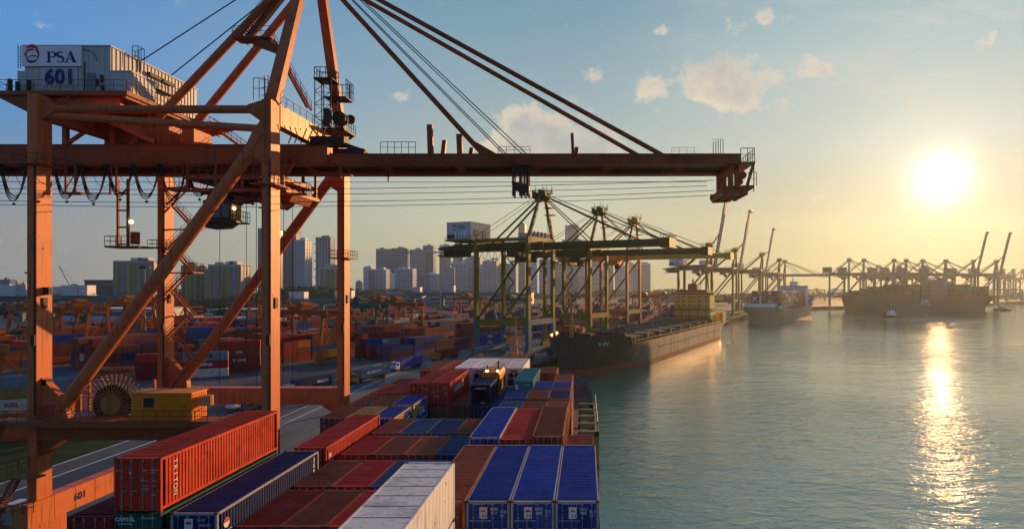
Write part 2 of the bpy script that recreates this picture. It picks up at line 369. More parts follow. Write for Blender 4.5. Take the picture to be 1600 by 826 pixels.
# painted lines
def lines(name, segs, wd, mat, z=QZ+.009):
    s = MB()
    for (x0,y0),(x1,y1) in segs:
        d = Vector((x1-x0, y1-y0)).normalized(); n = Vector((-d.y, d.x))*wd/2
        s.add([(x0-n.x,y0-n.y,z),(x1-n.x,y1-n.y,z),(x1+n.x,y1+n.y,z),(x0+n.x,y0+n.y,z)], [(0,1,2,3)])
    return tag(s.build(name, mat), kind='structure')
def qq(s, t): p = Q(s, t); return (p.x, p.y)
segs = []
for x in (-62.5,-66.2,-79.6,-84.5): segs.append(((x,-280),(x,118)))
for t in (30,33.7,37.4,42.3,49.7): segs.append((qq(2,t), qq(400,t)))
for a, b in (((-62.5,118),(2,37.4)),((-66.2,118),(2,42.3)),((-79.6,118),(-2,49.7))): segs.append((a, qq(*b)))
for t in (108.4,112.5,116.6): segs.append((qq(-220,t), qq(-60,t)))
lines('lane_line', segs, .32, M_line_w)
segs = []
for x in (-47.5,-43.5,-40): segs.append(((x,-280),(x,170)))
for k in range(46): y = 40+k*3.0*1.6; segs.append(((-47.5,y),(-43.5,y))); segs.append(((-43.5,y+2.4),(-40,y+2.4)))
lines('bay_line', [s for s in segs if s[0][1] < 172], .22, M_line_y)
segs = []
for x in (-33.9,-32.5,-57.6,-56.6): segs.append(((x,-280),(x,200)))
for t in (4.2,5.2,28.2,29.2): segs.append((qq(-2,t), qq(340,t)))
lines('crane_rail', segs, .16, M_steel, QZ+.014)
# painted arrows and stop marks on the truck lanes
s = MB(); rr = random.Random(3)
for k in range(26):
    y = 60+k*9+rr.uniform(0,4); x = rr.choice((-70.6,-73.2,-76)); 
    if y < 118: s.add([(x,y,QZ+.010),(x+1.4,y,QZ+.010),(x+1.4,y+2.2,QZ+.010),(x,y+2.2,QZ+.010)], [(0,1,2,3)])
for k in range(16):
    p = Q(-20+k*7, 44+rr.uniform(0,4)); s.add([(p.x,p.y,QZ+.010),(p.x+1,p.y-.4,QZ+.010),(p.x+1.9,p.y+1.6,QZ+.010),(p.x+.9,p.y+2,QZ+.010)], [(0,1,2,3)])
tag(s.build('lane_mark', M_line_w), kind='structure')
strip('grass_verge', [(-85,84),(-85,112),(-97,121),(-112,120),(-108,84)], QZ+.006, M_grass)

# ------------------------------------------------------------------ hulls
def hull(name, L, B, D, fore, mats, parent, draft_line=1.6, sheer=3.5, bowlen=.16, sternlen=.13, fclen=.10, flare=1.0):
    """hull along +y from bow (y=0) to stern (y=L); D deck height over water; fore raised forecastle height"""
    st = []; n = 44
    for i in range(n+1):
        t = i/n; y = L*t
        # half-breadth at deck and at water
        bd = B/2*min(1, (t/(bowlen*.62))**.55 if t < bowlen*.62 else 1)
        bw = B/2*min(1, (max(0, t-.02)/bowlen)**.80 if t < bowlen+.02 else 1)
        if t > 1-sternlen:
            k = (t-(1-sternlen))/sternlen; bw *= max(.10, 1-k**1.6*.95); bd *= 1-.10*k*k
        z = D+(fore if t < fclen else 0)+(sheer*.25*max(0, (t-.9)/.1))
        st.append((y, max(bd,.15), max(bw,.08), z, t))
    m = MB(); rows = []
    for (y, bd, bw, z, t) in st:
        prof = []
        for h, k in ((-.8,0),(0.,.0),(draft_line,.04),(D*.42,.22),(D*.72,.6),(z-1.1,.93),(z,1.0)):
            e = k**1.5*flare if t < .3 else k
            hb = bw+(bd-bw)*min(1, e)
            rake = -(h+1)*.34*max(0, 1-t/.10)**1.0 if t < .10 else ((h)*.42*max(0, (t-.955)/.045) if t > .955 else 0)
            prof.append((hb, y+rake, h))
        rows.append(prof)
    np_ = len(rows[0])
    for sgn in (1, -1):
        vs = [(sgn*p[0], p[1], p[2]) for r in rows for p in r]; fs = []; mi = []
        for i in range(n):
            for j in range(np_-1):
                fs.append((i*np_+j, (i+1)*np_+j, (i+1)*np_+j+1, i*np_+j+1))
        b = len(m.v); m.v += vs
        for i in range(n):
            for j in range(np_-1):
                m.f.append(tuple(b+q for q in (i*np_+j, (i+1)*np_+j, (i+1)*np_+j+1, i*np_+j+1))); m.mi.append(1 if j < 2 else 0)
    # transom and stem closures
    for i in (0, n):
        r = rows[i]
        for j in range(np_-1):
            a, c = r[j], r[j+1]; m.add([(-a[0],a[1],a[2]),(a[0],a[1],a[2]),(c[0],c[1],c[2]),(-c[0],c[1],c[2])], [(0,1,2,3)], 1 if j < 2 else 0)
    # deck, one bulwark height under the rim
    for i in range(n):
        a, c = rows[i][-1], rows[i+1][-1]; za, zc = st[i][3]-1.1, st[i+1][3]-1.1
        m.add([(-a[0]+.05,a[1],za),(a[0]-.05,a[1],za),(c[0]-.05,c[1],zc),(-c[0]+.05,c[1],zc)], [(0,1,2,3)], 2)
    o = m.build(name, mats, parent)
    for p in o.data.polygons: p.use_smooth = p.material_index < 2 and abs(p.normal.y) < .995
    bm = bmesh.new(); bm.from_mesh(o.data); bmesh.ops.remove_doubles(bm, verts=bm.verts, dist=.01)
    for e_ in bm.edges: e_.smooth = not (len(e_.link_faces) != 2 or e_.calc_face_angle(0) > .7)
    bm.to_mesh(o.data); bm.free()
    return o, st

# ------------------------------------------------------------------ containers
def corr_y(L, pitch):      # profile along y for a trapezoid corrugation
    pts = []; n = int((L-.3)/pitch); y0 = -(n*pitch)/2
    for i in range(n):
        b = y0+i*pitch; pts += [(b, 0), (b+pitch*.26, 0), (b+pitch*.5, 1), (b+pitch*.76, 1)]
    pts.append((y0+n*pitch, 0)); return pts
def body_mesh(L, H, kind):
    m = MB(); hw = 1.219; hl = L/2
    fr = .10
    # rails and posts
    for sx in (-1, 1):
        x0, x1 = (hw-.085, hw) if sx > 0 else (-hw, -hw+.085)
        m.box(x0, x1, -hl+.16, hl-.16, .14 if kind != 'x' else .1, .30, 1); m.box(x0, x1, -hl+.16, hl-.16, H-.16, H-.03, 1)
        for sy in (-1, 1):
            y0, y1 = (hl-.16, hl) if sy > 0 else (-hl, -hl+.16)
            m.box(x0-(.05 if sx > 0 else 0), x1+(0 if sx > 0 else .05), y0, y1, .118, H-.118, 1)
            cx0, cx1 = (hw-.162, hw+.002) if sx > 0 else (-hw-.002, -hw+.162); cy0, cy1 = (hl-.178, hl+.002) if sy > 0 else (-hl-.002, -hl+.178)
            m.box(cx0, cx1, cy0, cy1, 0, .118, 2); m.box(cx0, cx1, cy0, cy1, H-.118, H+.002, 2)
    for sy in (-1, 1):
        y0, y1 = (hl-.12, hl-.002) if sy > 0 else (-hl+.002, -hl+.12)
        m.box(-hw+.13, hw-.13, y0, y1, .12, .26, 1); m.box(-hw+.13, hw-.13, y0, y1, H-.14, H-.02, 1)
    m.box(-hw+.08, hw-.08, -hl+.1, hl-.1, .15, .19, 0)
    if kind == 'reefer':
        for sx in (-1, 1):
            n = int(L/.6)
            for i in range(n):
                a = -hl+.16+(L-.32)*i/n; b = -hl+.16+(L-.32)*(i+1)/n
                x = sx*(hw-.02); m.add([(x,a+.012,.30),(x,b-.012,.30),(x,b-.012,H-.16),(x,a+.012,H-.16)], [(0,1,2,3)], 0)
                m.add([(x-sx*.02,b-.014,.30),(x-sx*.02,b+.014,.30),(x-sx*.02,b+.014,H-.16),(x-sx*.02,b-.014,H-.16)], [(0,1,2,3)], 2)
        n = int(L/1.2)
        m.box(-hw+.085, hw-.085, -hl+.12, hl-.12, H-.14, H-.045, 0)
        for i in range(1, n): y = -hl+L*i/n; m.box(-hw+.09, hw-.09, y-.02, y+.02, H-.05, H-.036, 3)
    else:
        pr = corr_y(L-.36, .278)
        for sx in (-1, 1):
            b = len(m.v)
            for (y, k) in pr: x = sx*(hw-.010-.036*k); m.v += [(x,y,.30),(x,y,H-.16)]
            for i in range(len(pr)-1): m.f.append((b+2*i, b+2*i+2, b+2*i+3, b+2*i+1)); m.mi.append(0)
        pr = corr_y(L-.30, .300); b = len(m.v)
        for (y, k) in pr: z = H-.015-.045*k; m.v += [(-hw+.085,y,z),(hw-.085,y,z)]
        for i in range(len(pr)-1): m.f.append((b+2*i, b+2*i+2, b+2*i+3, b+2*i+1)); m.mi.append(0)
        for sy in (-1, 1): m.box(-hw+.085, hw-.085, min(sy*(hl-.26), sy*(hl-.13)), max(sy*(hl-.26), sy*(hl-.13)), H-.06, H-.022, 0)
    # far end wall, corrugated vertically
    npn = 9; ww = (2*hw-.3)/npn
    for i in range(npn):
        x = -hw+.15+i*ww; y = hl-.05
        vs = [(x,y,.26),(x+ww*.3,y,.26),(x+ww*.5,y-.04,.26),(x+ww*.8,y-.04,.26),(x+ww,y,.26)]; vs = vs+[(a,b_,H-.14) for a,b_,_ in vs]
        m.add(vs, [(k,k+1,k+6,k+5) for k in range(4)], 0)
    if kind == 'reefer': m.box(-hw+.14, hw-.14, -hl+.06, -hl+.10, .26, H-.14, 0)
    return m.mesh('container_body', [M_white, M_rail_grey, M_cast, M_cast])
def door_mesh(H):
    m = MB(); w = 1.10
    m.box(-w/2, w/2, 0, .05, .27, H-.15, 0)
    n = 5; hh = (H-.60)/n
    for i in range(n):
        z = .36+i*hh
        m.add([(-w/2+.06,-.022,z),(w/2-.06,-.022,z),(w/2-.06,-.022,z+hh*.72),(-w/2+.06,-.022,z+hh*.72),(-w/2+.03,0,z-.05),(w/2-.03,0,z-.05),(w/2-.03,0,z+hh*.8),(-w/2+.03,0,z+hh*.8)],
              [(0,1,2,3),(0,1,5,4),(1,2,6,5),(2,3,7,6),(3,0,4,7)], 0)
    for s in (-1, 1):
        for z in (.45, H*.5, H-.4): m.box(s*w/2-.03, s*w/2+.03, -.035, .0, z, z+.16, 1)
    return m.mesh('container_door', [M_white, M_bar])
def bars_mesh(H):
    m = MB()
    for x in (-.27, .24):
        m.tube((x,-.065,.16), (x,-.065,H-.05), .020, 6)
        for z in (.30, H*.33, H*.62, H-.22): m.box(x-.06, x+.06, -.085, -.012, z, z+.09)
        m.box(x, x+.32, -.10, -.075, H*.40, H*.40+.045)
    return m.mesh('locking_bars', [M_bar])
BODY = {}; DOOR = {}; BARS = {}
def recolor(o, pm, rail):
    o.material_slots[0].link = 'OBJECT'; o.material_slots[0].material = pm
    if len(o.material_slots) > 2: o.material_slots[1].link = 'OBJECT'; o.material_slots[1].material = rail
def container(name_label, color, L, H, loc, group, doors=True, rail=None, kind='dry', yaw=0.0):
    key = (L, H, kind)
    if key not in BODY: BODY[key] = body_mesh(L, H, kind)
    if H not in DOOR: DOOR[H] = door_mesh(H); BARS[H] = bars_mesh(H)
    t = empty('shipping_container', loc, yaw, name_label, 'shipping container', group)
    pm = paint(color); b = bpy.data.objects.new('body', BODY[key]); COL.objects.link(b); b.parent = t; recolor(b, pm, rail or pm)
    if doors and kind != 'reefer':
        for s in (-1, 1):
            d = bpy.data.objects.new('door', DOOR[H]); COL.objects.link(d); d.parent = t; d.location = (s*.555, -L/2+.055, 0)
            d.material_slots[0].link = 'OBJECT'; d.material_slots[0].material = pm
            k = bpy.data.objects.new('locking_bar', BARS[H]); COL.objects.link(k); k.parent = d
    return t

# ------------------------------------------------------------------ our own ship: hull, hatch covers, container stacks
M_hullown = material('hull_green_black', (.025,.035,.032), rough=.5, fade=.3, rust=.3, streak=.4)
M_boot = material('boot_topping_red', (.22,.035,.025), rough=.6, fade=.4, rust=.3, streak=.3)
M_deck = material('deck_paint', (.13,.045,.03), rough=.75, fade=.4, rust=.4)
own = empty('container_ship', (-13.3,148,0), pi, 'ship in the foreground under the container stacks, dark hull, grey hatch covers', 'ship')
# the bow points away from the camera: local +y runs from bow to stern, so it is turned by 180 degrees
hull('hull', 190, 29.2, 10.8, 1.6, [M_hullown, M_boot, M_deck], own)
hc = MB()
for y0, y1 in ((14.6,30.6),(31.0,46.6),(47.4,60.9),(61.4,74.7),(75.2,88.1),(89.0,101.9)):
    hc.box(-13.6, 14.0, 148-y1, 148-y0, 9.4, 11.95)
hc.build('hatch_cover', material('hatch_paint', (.14,.09,.07), rough=.7, fade=.4, rust=.5), own)
HB = 12.0                                            # top of the hatch covers
RX = lambda c: .75-2.5*c                             # right side of column c, counted from starboard
BLUEROW = 'containers stacked on the ship in the foreground'
G = BLUEROW
RG = lambda *a: None
def ship_box(label, color, c, y0, top, L=12.19, H=2.59, right=None, **kw):
    """top and right are given as metres from the eye: top below it, right beside it"""
    r = RX(c) if right is None else right
    return container(label, color, L, H, (r-1.22, y0+L/2, CAMZ+top-H), G, **kw)
HIDDEN = MB()
def under(label_stub, color, c, y0, top, H, n=4, L=12.19, right=None, **kw):
    """containers below a visible one, down to the hatch; those nobody can see go into one cargo mesh"""
    z = CAMZ+top-H; k = 0; names = ('first below', 'second below', 'third below', 'fourth below')
    cols = ['brown','dark blue','dark red','grey','rust brown','blue']; r = RX(c) if right is None else right
    while z-2.59 > HB-.6 and k < n:
        z -= 2.59; cl = color or cols[int(abs(y0*7+c*3+k*5)) % 6]
        seen = (c <= 2 and y0 > 47 and (c < 1 or k < 3)) or (k == 0 and (c >= 8 or y0 > 75)) or (k == 0 and c == 3 and y0 > 60)
        if seen: container(cl+' container '+label_stub+', '+names[k], cl, L, 2.59, (r-1.22, y0+L/2, z), G, **kw)
        else: HIDDEN.box(r-2.44+.02, r-.02, y0+.02, y0+L-.02, z+.01, z+2.57)
        k += 1
# bay 1 starboard: three blue forty-footers and the rust one
t3 = []
for c, nm in ((0,'at the ship\'s right edge'),(1,'middle one of the blue trio'),(2,'left one of the blue trio')):
    t = ship_box('blue container with white sun label on its doors, '+nm, 'royal blue' if c else 'blue', c, 34.2, -12.0, rail=M_rail_grey); t3.append(t)
under('under the blue container at the ship\'s right edge', 'brown', 0, 34.2, -12.0, 2.59); under('under the middle blue container', 'dark red', 1, 34.2, -12.0, 2.59); under('under the left blue container', 'dark red', 2, 34.2, -12.0, 2.59)
t = ship_box('rust brown container with ribbed roof, between white reefer and blue trio', 'rust brown', 3, 34.2, -12.0, rail=paint('orange')); under('under the rust brown container by the white reefer', 'dark red', 3, 34.2, -12.0, 2.59)
M_lw = material('plate_white', (.72,.70,.66), fade=.15); M_lo = material('mark_orange', (.62,.17,.05), fade=.1); M_lr = material('mark_red', (.62,.03,.03), fade=.1)
def skhu(t, mark, num, num2, L=12.19):
    y = -L/2-.035
    p = MB(); p.box(-.47, -.03, y, y+.012, 1.62, 2.26); o = p.build('label_plate', M_lw, t)
    m = MB(); cx, cz, r = -.25, 1.98, .15
    pts = [(cx+cos(a)*r, cz+sin(a)*r) for a in [pi*i/12 for i in range(13)]]; m.prism(pts, y-.006, y-.001, 'y'); m.build('sun_mark', mark, o)
    m = MB()
    for dx in (-.30-.02, -.14-.02):
        for q in range(3): m.box(dx, dx+.10, y-.006, y-.001, 1.71+q*.06, 1.735+q*.06)
        m.box(dx+.04, dx+.06, y-.006, y-.001, 1.69, 1.87)
    m.build('label_marks', M_navy, o)
    lettering('SKHU', .24, M_white, t, (.36, y, 2.15), FRONT, sx=.72); lettering(num, .24, M_white, t, (.36, y, 1.92), FRONT, sx=.72)
    lettering(num2, .27, M_white, t, (.86, y, 2.0), FRONT, sx=.72); lettering('45G1', .13, M_white, t, (.82, y, 1.80), FRONT)
    m = MB(); m.tube((-.22, y-.005, .95), (-.22, y-.012, .95), .09, 14); m.build('round_mark', M_lw, t)
    lettering('SINOKOR MERCHANT MARINE', .085, M_white, t, (-.42, y, 1.50), FRONT)
    lettering('SKHU '+num+' '+num2, .12, M_white, t, (-.3, y+.02, 2.43), FRONT, sx=1.2)
skhu(t3[2], M_lo, '8717', '13 6'); skhu(t3[1], M_lr, '8600', '23 2'); skhu(t3[0], M_lo, '9303', '82 4')
# white reefer stack in front
ship_box('long white reefer container with stained roof and cream lit side in the foreground', 'white', 3, 18.4, -8.75, H=2.896, kind='reefer', right=-6.55)
container('second white reefer container, directly beneath the long stained one', 'white', 12.19, 2.896, (-6.55-1.22, 18.4+6.095, CAMZ-8.75-2*2.896), G, kind='reefer')
# left foreground group
tr = container('tall red orange container lettered down its side, topmost at the left', 'vermilion', 12.19, 2.896, (-22.25-1.22, 38.1, CAMZ-8.97-2.896), G)
lettering('TRITON', 0.01, M_white, tr, (0,0,-50), FRONT) if False else None
for i, ch in enumerate('TRITON'):
    lettering(ch, .40, M_white, tr, (1.222, -6.095+1.15, 2.42-i*.34), (pi/2, pi/2, pi/2), bold=.003, sx=1.0)
y = -6.095-.035
m = MB(); m.tube((-.22-.12, y, 2.12), (-.22-.12, y-.01, 2.12), .075, 14); m.build('round_mark', M_lw, tr)
for s_, sz, x_, z_ in (('TRIU',.10,.42,2.24),('975047 0',.12,.92,2.26),('45G1',.10,.86,2.12),('MAX.GR.',.10,.42,1.72),('32500',.09,.9,1.70),('TARE',.10,.42,1.42),('3900',.09,.9,1.42),('CU.CAP',.10,.42,1.28),('TRITON',.11,-.92,2.22),('2694',.12,.9,.95)):
    lettering(s_, sz, M_white, tr, (x_, y, z_), FRONT)
gr = container('green container with white lettering, right under the tall red orange one', 'green', 12.19, 2.59, (-22.25-1.22, 38.1, CAMZ-8.97-2.896-2.6), G)
lettering('CAPITAL', .27, M_white, gr, (-.62, y, 2.28), FRONT, bold=.01); lettering('CRXU 901284 3', .12, M_white, gr, (.6, y, 2.34), FRONT); lettering('INTERMODAL', .12, M_white, gr, (-.62, y, 2.05), FRONT)
under('under the green one', 'brown', 9, 32.0, -8.97-2.896, 2.6, right=-22.25)
db = container('dark blue container with round sun mark on its side, beside the red orange one', 'dark blue', 12.19, 2.59, (-19.3-1.22, 38.1, CAMZ-11.85-2.59), G, rail=M_rail_grey)
p = MB(); p.box(-.47, -.03, y, y+.012, 1.72, 2.30); o = p.build('label_plate', M_lw, db)
m = MB(); m.prism([(-.25+cos(a)*.15, 2.0+sin(a)*.15) for a in [pi*i/12 for i in range(13)]], y-.006, y-.001, 'y'); m.build('sun_mark', M_lr, o)
lettering('SKHU', .22, M_white, db, (.40, y, 2.22), FRONT, sx=.75); lettering('9545 81 2', .2, M_white, db, (.62, y, 1.95), FRONT, sx=.75)
m = MB(); m.prism([(-6.095+.85+cos(a)*.27, 1.78+sin(a)*.27) for a in [2*pi*i/18 for i in range(18)]], 1.222, 1.230, 'x'); m.build('round_mark', M_lw, db)
m = MB(); m.prism([(-6.095+.85+cos(a)*.24, 1.80+sin(a)*.24) for a in [pi*i/12 for i in range(13)]], 1.231, 1.236, 'x'); m.build('sun_mark', M_lr, db)
lettering('SINOKOR', .2, M_white, db, (1.222, -6.095+.95, 1.30), STARB)
for i, ch in enumerate('SKR'): lettering(ch, .42, M_white, db, (1.222, 6.095-.75, 2.1-i*.40), STARB, bold=.01)
under('under the dark blue one with sun mark', None, 8, 32.0, -11.85, 2.59, right=-19.3)
container('dark red container with plain roof at the far left, behind the crane sill beam', 'dark red', 12.19, 2.59, (-24.9-1.22, 38.3, CAMZ-12.1-2.59), G)
under('under the far left dark red one', 'brown', 10, 32.0, -12.1, 2.59, right=-24.9)
# bay 1 and 2 port: twenty-foot rows
def row20(y0, top, cells, place, skipunder=()):
    for c, colr, extra in cells:
        ship_box(colr+' twenty foot container '+place+extra, colr, c, y0, top, L=6.06)
        under(place+extra, None, c, y0, top, 2.59, L=6.06)
row20(33.4, -13.1, ((7,'dark red',', left in its row'),(6,'brown',', in the middle of its row'),(5,'bright red',', beside the reefer roof')), 'in the nearest short row')
row20(40.1, -13.1, ((7,'brown',' with dark ribs at the left'),(6,'red',' with flat roof in the middle'),(5,'slate blue',' beside the white reefer'),(4,'dark red',' partly behind the white reefer')), 'in the second short row')
row20(47.7, -13.1, ((7,'red',' left, against the long dark red box'),(6,'brown',' with ribbed roof, second from left'),(5,'rust brown',' third from left'),(4,'slate blue',' right, against the long blue box')), 'in the third short row')
row20(54.6, -13.1, ((7,'brown',' at its left end'),(6,'slate blue',', second place'),(5,'dark blue',' at third place'),(4,'rust brown',' next to the long blue box')), 'in the fourth short row')
# bay 2: long ones
lr = container('long dark red container with red lit side, above the third and fourth short rows', 'dark red', 12.19, 2.59, (-19.75-1.22, 52.6, CAMZ-12.25-2.59), G); recolor(lr.children[0] if hasattr(lr,'children') else lr, paint('red'), paint('red'))
for i, ch in enumerate('NY'): lettering(ch, .52, M_white, lr, (1.222, -6.095+.75, 1.80-i*.50), STARB, bold=.015)
under('under the long dark red one', None, 8, 46.5, -12.25, 2.59, right=-19.75)
ship_box('blue forty foot container with curved roof sheen, left of the worn red roof', 'royal blue', 3, 48.0, -11.85, rail=M_rail_grey); under('under the blue one left of the worn red roof', None, 3, 48.0, -11.85, 2.59)
ship_box('bright red container with worn dented roof, between blue and brown ones', 'bright red', 2, 48.0, -12.0); under('under the worn bright red one', None, 2, 48.0, -12.0, 2.59)
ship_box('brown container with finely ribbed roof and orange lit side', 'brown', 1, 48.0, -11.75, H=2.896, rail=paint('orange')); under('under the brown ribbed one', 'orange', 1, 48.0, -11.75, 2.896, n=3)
ship_box('low brown container at the ship\'s edge, just beyond the blue trio', 'brown', 0, 48.0, -14.6); under('under the low brown one at the ship\'s edge', None, 0, 48.0, -14.6, 2.59)
# bay 3
for c, cl, ex in ((3,'slate blue',' at its left end'),(2,'brown',' in its middle'),(1,'rust brown',' at its right end')):
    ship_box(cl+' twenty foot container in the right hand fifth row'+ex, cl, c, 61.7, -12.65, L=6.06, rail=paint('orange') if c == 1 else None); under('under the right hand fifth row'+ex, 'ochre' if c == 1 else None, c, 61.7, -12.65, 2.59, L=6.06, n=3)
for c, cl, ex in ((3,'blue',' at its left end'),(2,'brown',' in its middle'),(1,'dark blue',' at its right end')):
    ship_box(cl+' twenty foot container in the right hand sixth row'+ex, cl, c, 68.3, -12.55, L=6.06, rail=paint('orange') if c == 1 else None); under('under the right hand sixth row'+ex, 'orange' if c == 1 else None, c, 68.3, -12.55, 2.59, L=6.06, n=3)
for y0, cells in ((61.4, ((10,'brown',' quayside'),(9,'ochre',' in the middle'),(8,'blue',' at the right'))), (68.3, ((10,'brown',' quayside'),(9,'rust brown',' in the middle'),(8,'blue',' at the right')))):
    wh = 'in the trio behind the dark red box' if y0 < 62 else 'in the trio before the red pair'
    for c, cl, ex in cells:
        t = ship_box(cl+' twenty foot container '+wh+ex, cl, c, y0, -13.2, L=6.06, rail=M_rail_tan if c == 8 else None); under(wh+ex, None, c, y0, -13.2, 2.59, L=6.06)
        if c == 8:
            lettering('ITAL' if y0 > 62 else 'IT', 1.25, M_white, t, (1.222, .6 if y0 > 62 else 1.9, 1.25), STARB, bold=.03)
            q_ = MB(); q_.prism([(-2.9,.32),(.6,2.40),(-2.9,2.40)], 1.205, 1.219, 'x'); q_.build('side_flash', paint('ochre'), t)
for c in (4,5,6,7):
    ship_box('low dark container lying in the pit between the stacks, place %s from the right' % ('one','two','three','four')[c-4], ('dark blue','brown','dark red','grey')[c-4], c, 61.7, -17.2)
# bay 4
for c, ex in ((10,'left'),(9,'right')):
    ship_box('bright red twenty foot container, %s one of the flat red pair' % ex, 'bright red', c, 75.4, -13.2, L=6.06); under('under the %s one of the flat red pair' % ex, None, c, 75.4, -13.2, 2.59, L=6.06)
    ship_box('%s twenty foot container behind the flat red pair, %s one' % (('brown','dark red')[c-9], ex), ('brown','dark red')[c-9], c, 81.8, -13.2, L=6.06); under('behind the flat red pair at the %s' % ex, None, c, 81.8, -13.2, 2.59, L=6.06)
a = ship_box('dull red high container with doors toward us, left of the lettered red one', 'red', 8, 75.6, -11.95, H=2.896); under('under the dull red high one', None, 8, 75.6, -11.95, 2.896)
hs = ship_box('bright red high container with white lettering along its sunlit side', 'bright red', 7, 75.6, -11.9, H=2.896); under('under the lettered bright red one', None, 7, 75.6, -11.9, 2.896)
lettering('HAMBURG', 1.15, M_white, hs, (1.222, -.8, 1.60), STARB, bold=.02, sx=1.15); lettering('HSUD', .4, M_white, hs, (1.222, -4.9, 2.35), STARB)
for s_, x_, z_ in (('SUDU',-.9,1.7),('HAMBURG',-.5,1.2),('510247 3',.6,2.3),('22G1',.6,2.1),('30480',.7,1.6),('67200',.7,1.3)): lettering(s_, .15, M_white, hs, (x_, y, z_), FRONT)
for s_, x_, z_ in (('HLXU',.3,2.3),('401722 8',.8,2.15),('TARE',-.8,2.2)): lettering(s_, .15, M_white, a, (x_, y, z_), FRONT)
ship_box('brown container seen between the bright red one and the yellow machine', 'brown', 6, 75.6, -14.6); under('in the gap left of the yellow machine', 'dark blue', 6, 75.6, -14.6, 2.59)
dk = ship_box('dark blue twenty foot container standing in front of the yellow machine', 'dark blue', 5, 75.6, -12.15, L=6.06, doors=False)
lettering('LINDACE', .36, M_white, dk, (0, -3.06, 2.12), FRONT, sx=.9); lettering('7352', .26, M_white, dk, (.2, -3.06, .35), FRONT)
ship_box('dark twenty foot container directly under the dark blue lettered one', 'dark blue', 5, 75.6, -14.75, L=6.06); under('below the dark blue lettered one', 'dark red', 5, 75.6, -14.75, 2.59, L=6.06)
ship_box('dark blue container carrying the yellow machine', 'dark blue', 5, 81.8, -14.75, L=6.06); under('beneath the yellow machine', 'brown', 5, 81.8, -14.75, 2.59, L=6.06)
ship_box('royal blue low container between the yellow machine and the teal one', 'royal blue', 4, 75.6, -14.6); under('under the royal blue low one', 'dark red', 4, 75.6, -14.6, 2.59)
te = ship_box('teal container with pale yellow lit side in front of the white reefers', 'teal', 3, 75.6, -11.7, right=-6.5); under('under the teal one', None, 3, 75.6, -11.7, 2.59)
q_ = MB(); q_.box(-1.0, -.62, y, y+.012, 1.45, 2.15); q_.build('label_plate', M_lw, te)
lettering('CHINA', .22, M_white, te, (.5, y, 2.1), FRONT)
ship_box('violet blue twenty foot container right of the teal one', 'blue', 2, 75.4, -12.6, L=6.06, right=-4.15); under('under the violet blue one', 'orange', 2, 75.4, -12.6, 2.59, L=6.06)
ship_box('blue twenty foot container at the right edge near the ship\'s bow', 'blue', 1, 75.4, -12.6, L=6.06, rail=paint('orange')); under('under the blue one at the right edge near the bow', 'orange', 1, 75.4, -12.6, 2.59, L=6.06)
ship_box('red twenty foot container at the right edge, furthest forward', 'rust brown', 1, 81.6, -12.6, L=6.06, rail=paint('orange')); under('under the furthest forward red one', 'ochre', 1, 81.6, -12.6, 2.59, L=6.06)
# bay 5
for c in (4,5,6,7):
    t = ship_box('white reefer container at the bow, %s of four' % ('right one','third','second','left one')[c-4], 'white', c, 89.3, -11.9, H=2.896, kind='reefer')
    m = MB(); f = -6.095
    m.box(-1.05, 1.05, f+.02, f+.06, .25, 2.70, 0); m.box(-.95, .95, f-.02, f+.02, .35, 1.25, 1)
    m.build('cooling_unit', [paint('white'), M_dark], t)
    m = MB(); m.tube((-.45,f-.02,1.75),(-.45,f-.07,1.75),.42,16); m.tube((.45,f-.02,1.75),(.45,f-.07,1.75),.42,16); m.box(-.5,.5,f-.06,f-.02,2.30,2.48); m.build('fan_opening', M_dark, t)
    under('under the bow reefer, %s of four' % ('right one','third','second','left one')[c-4], 'white' if c == 4 else None, c, 89.3, -11.9, 2.896, n=2)
for c, cl, ex in ((8,'orange red','right'),(9,'rust brown','left')):
    ship_box(cl+' container left of the bow reefers, '+ex+' one of two', cl, c, 89.3, -12.3); under('left of the bow reefers, '+ex+' one of two', None, c, 89.3, -12.3, 2.59)
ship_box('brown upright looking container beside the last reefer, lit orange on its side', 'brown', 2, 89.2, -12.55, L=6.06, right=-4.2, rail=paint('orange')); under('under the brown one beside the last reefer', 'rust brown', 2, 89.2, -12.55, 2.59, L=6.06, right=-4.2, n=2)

tag(HIDDEN.build('container_cargo', paint('brown')), kind='stuff')
# yellow machine on top of the stack in front of the reefers
ym = empty('diesel_generator', (RX(5)-1.0, 84.6, CAMZ-14.75), 0, 'yellow generator with two lamps standing among the containers before the reefers', 'generator')
m = MB(); m.box(-1.35,1.35,-3.0,3.2,.0,.35); m.prism([(-1.25,.35),(1.25,.35),(1.25,2.9),(1.0,3.25),(-1.0,3.25),(-1.25,2.9)], -2.8, 3.0, 'y'); m.build('housing', M_yellow, ym)
m = MB(); m.box(-.9,.9,-2.86,-2.80,.6,2.5)
for k in range(8): m.box(1.25,1.28,-2.5+k*.65,-2.1+k*.65,.8,2.2)
m.build('vent_grille', M_dark, ym)
m = MB(); m.tube((-.6,-1.5,3.25),(-.6,-1.5,4.0),.12,8); m.tube((.5,1.2,3.25),(.5,1.2,4.3),.12,8); m.rail([(-1.1,-2.6,3.2),(1.1,-2.6,3.2),(1.1,2.8,3.2)], .7, 1.2, .03); m.build('exhaust_pipe', M_steel, ym)
for x_ in (-.5, .95):
    m = MB(); m.box(x_-.14,x_+.14,-2.55,-2.3,3.3,3.5); m.build('lamp', M_lampw, ym)

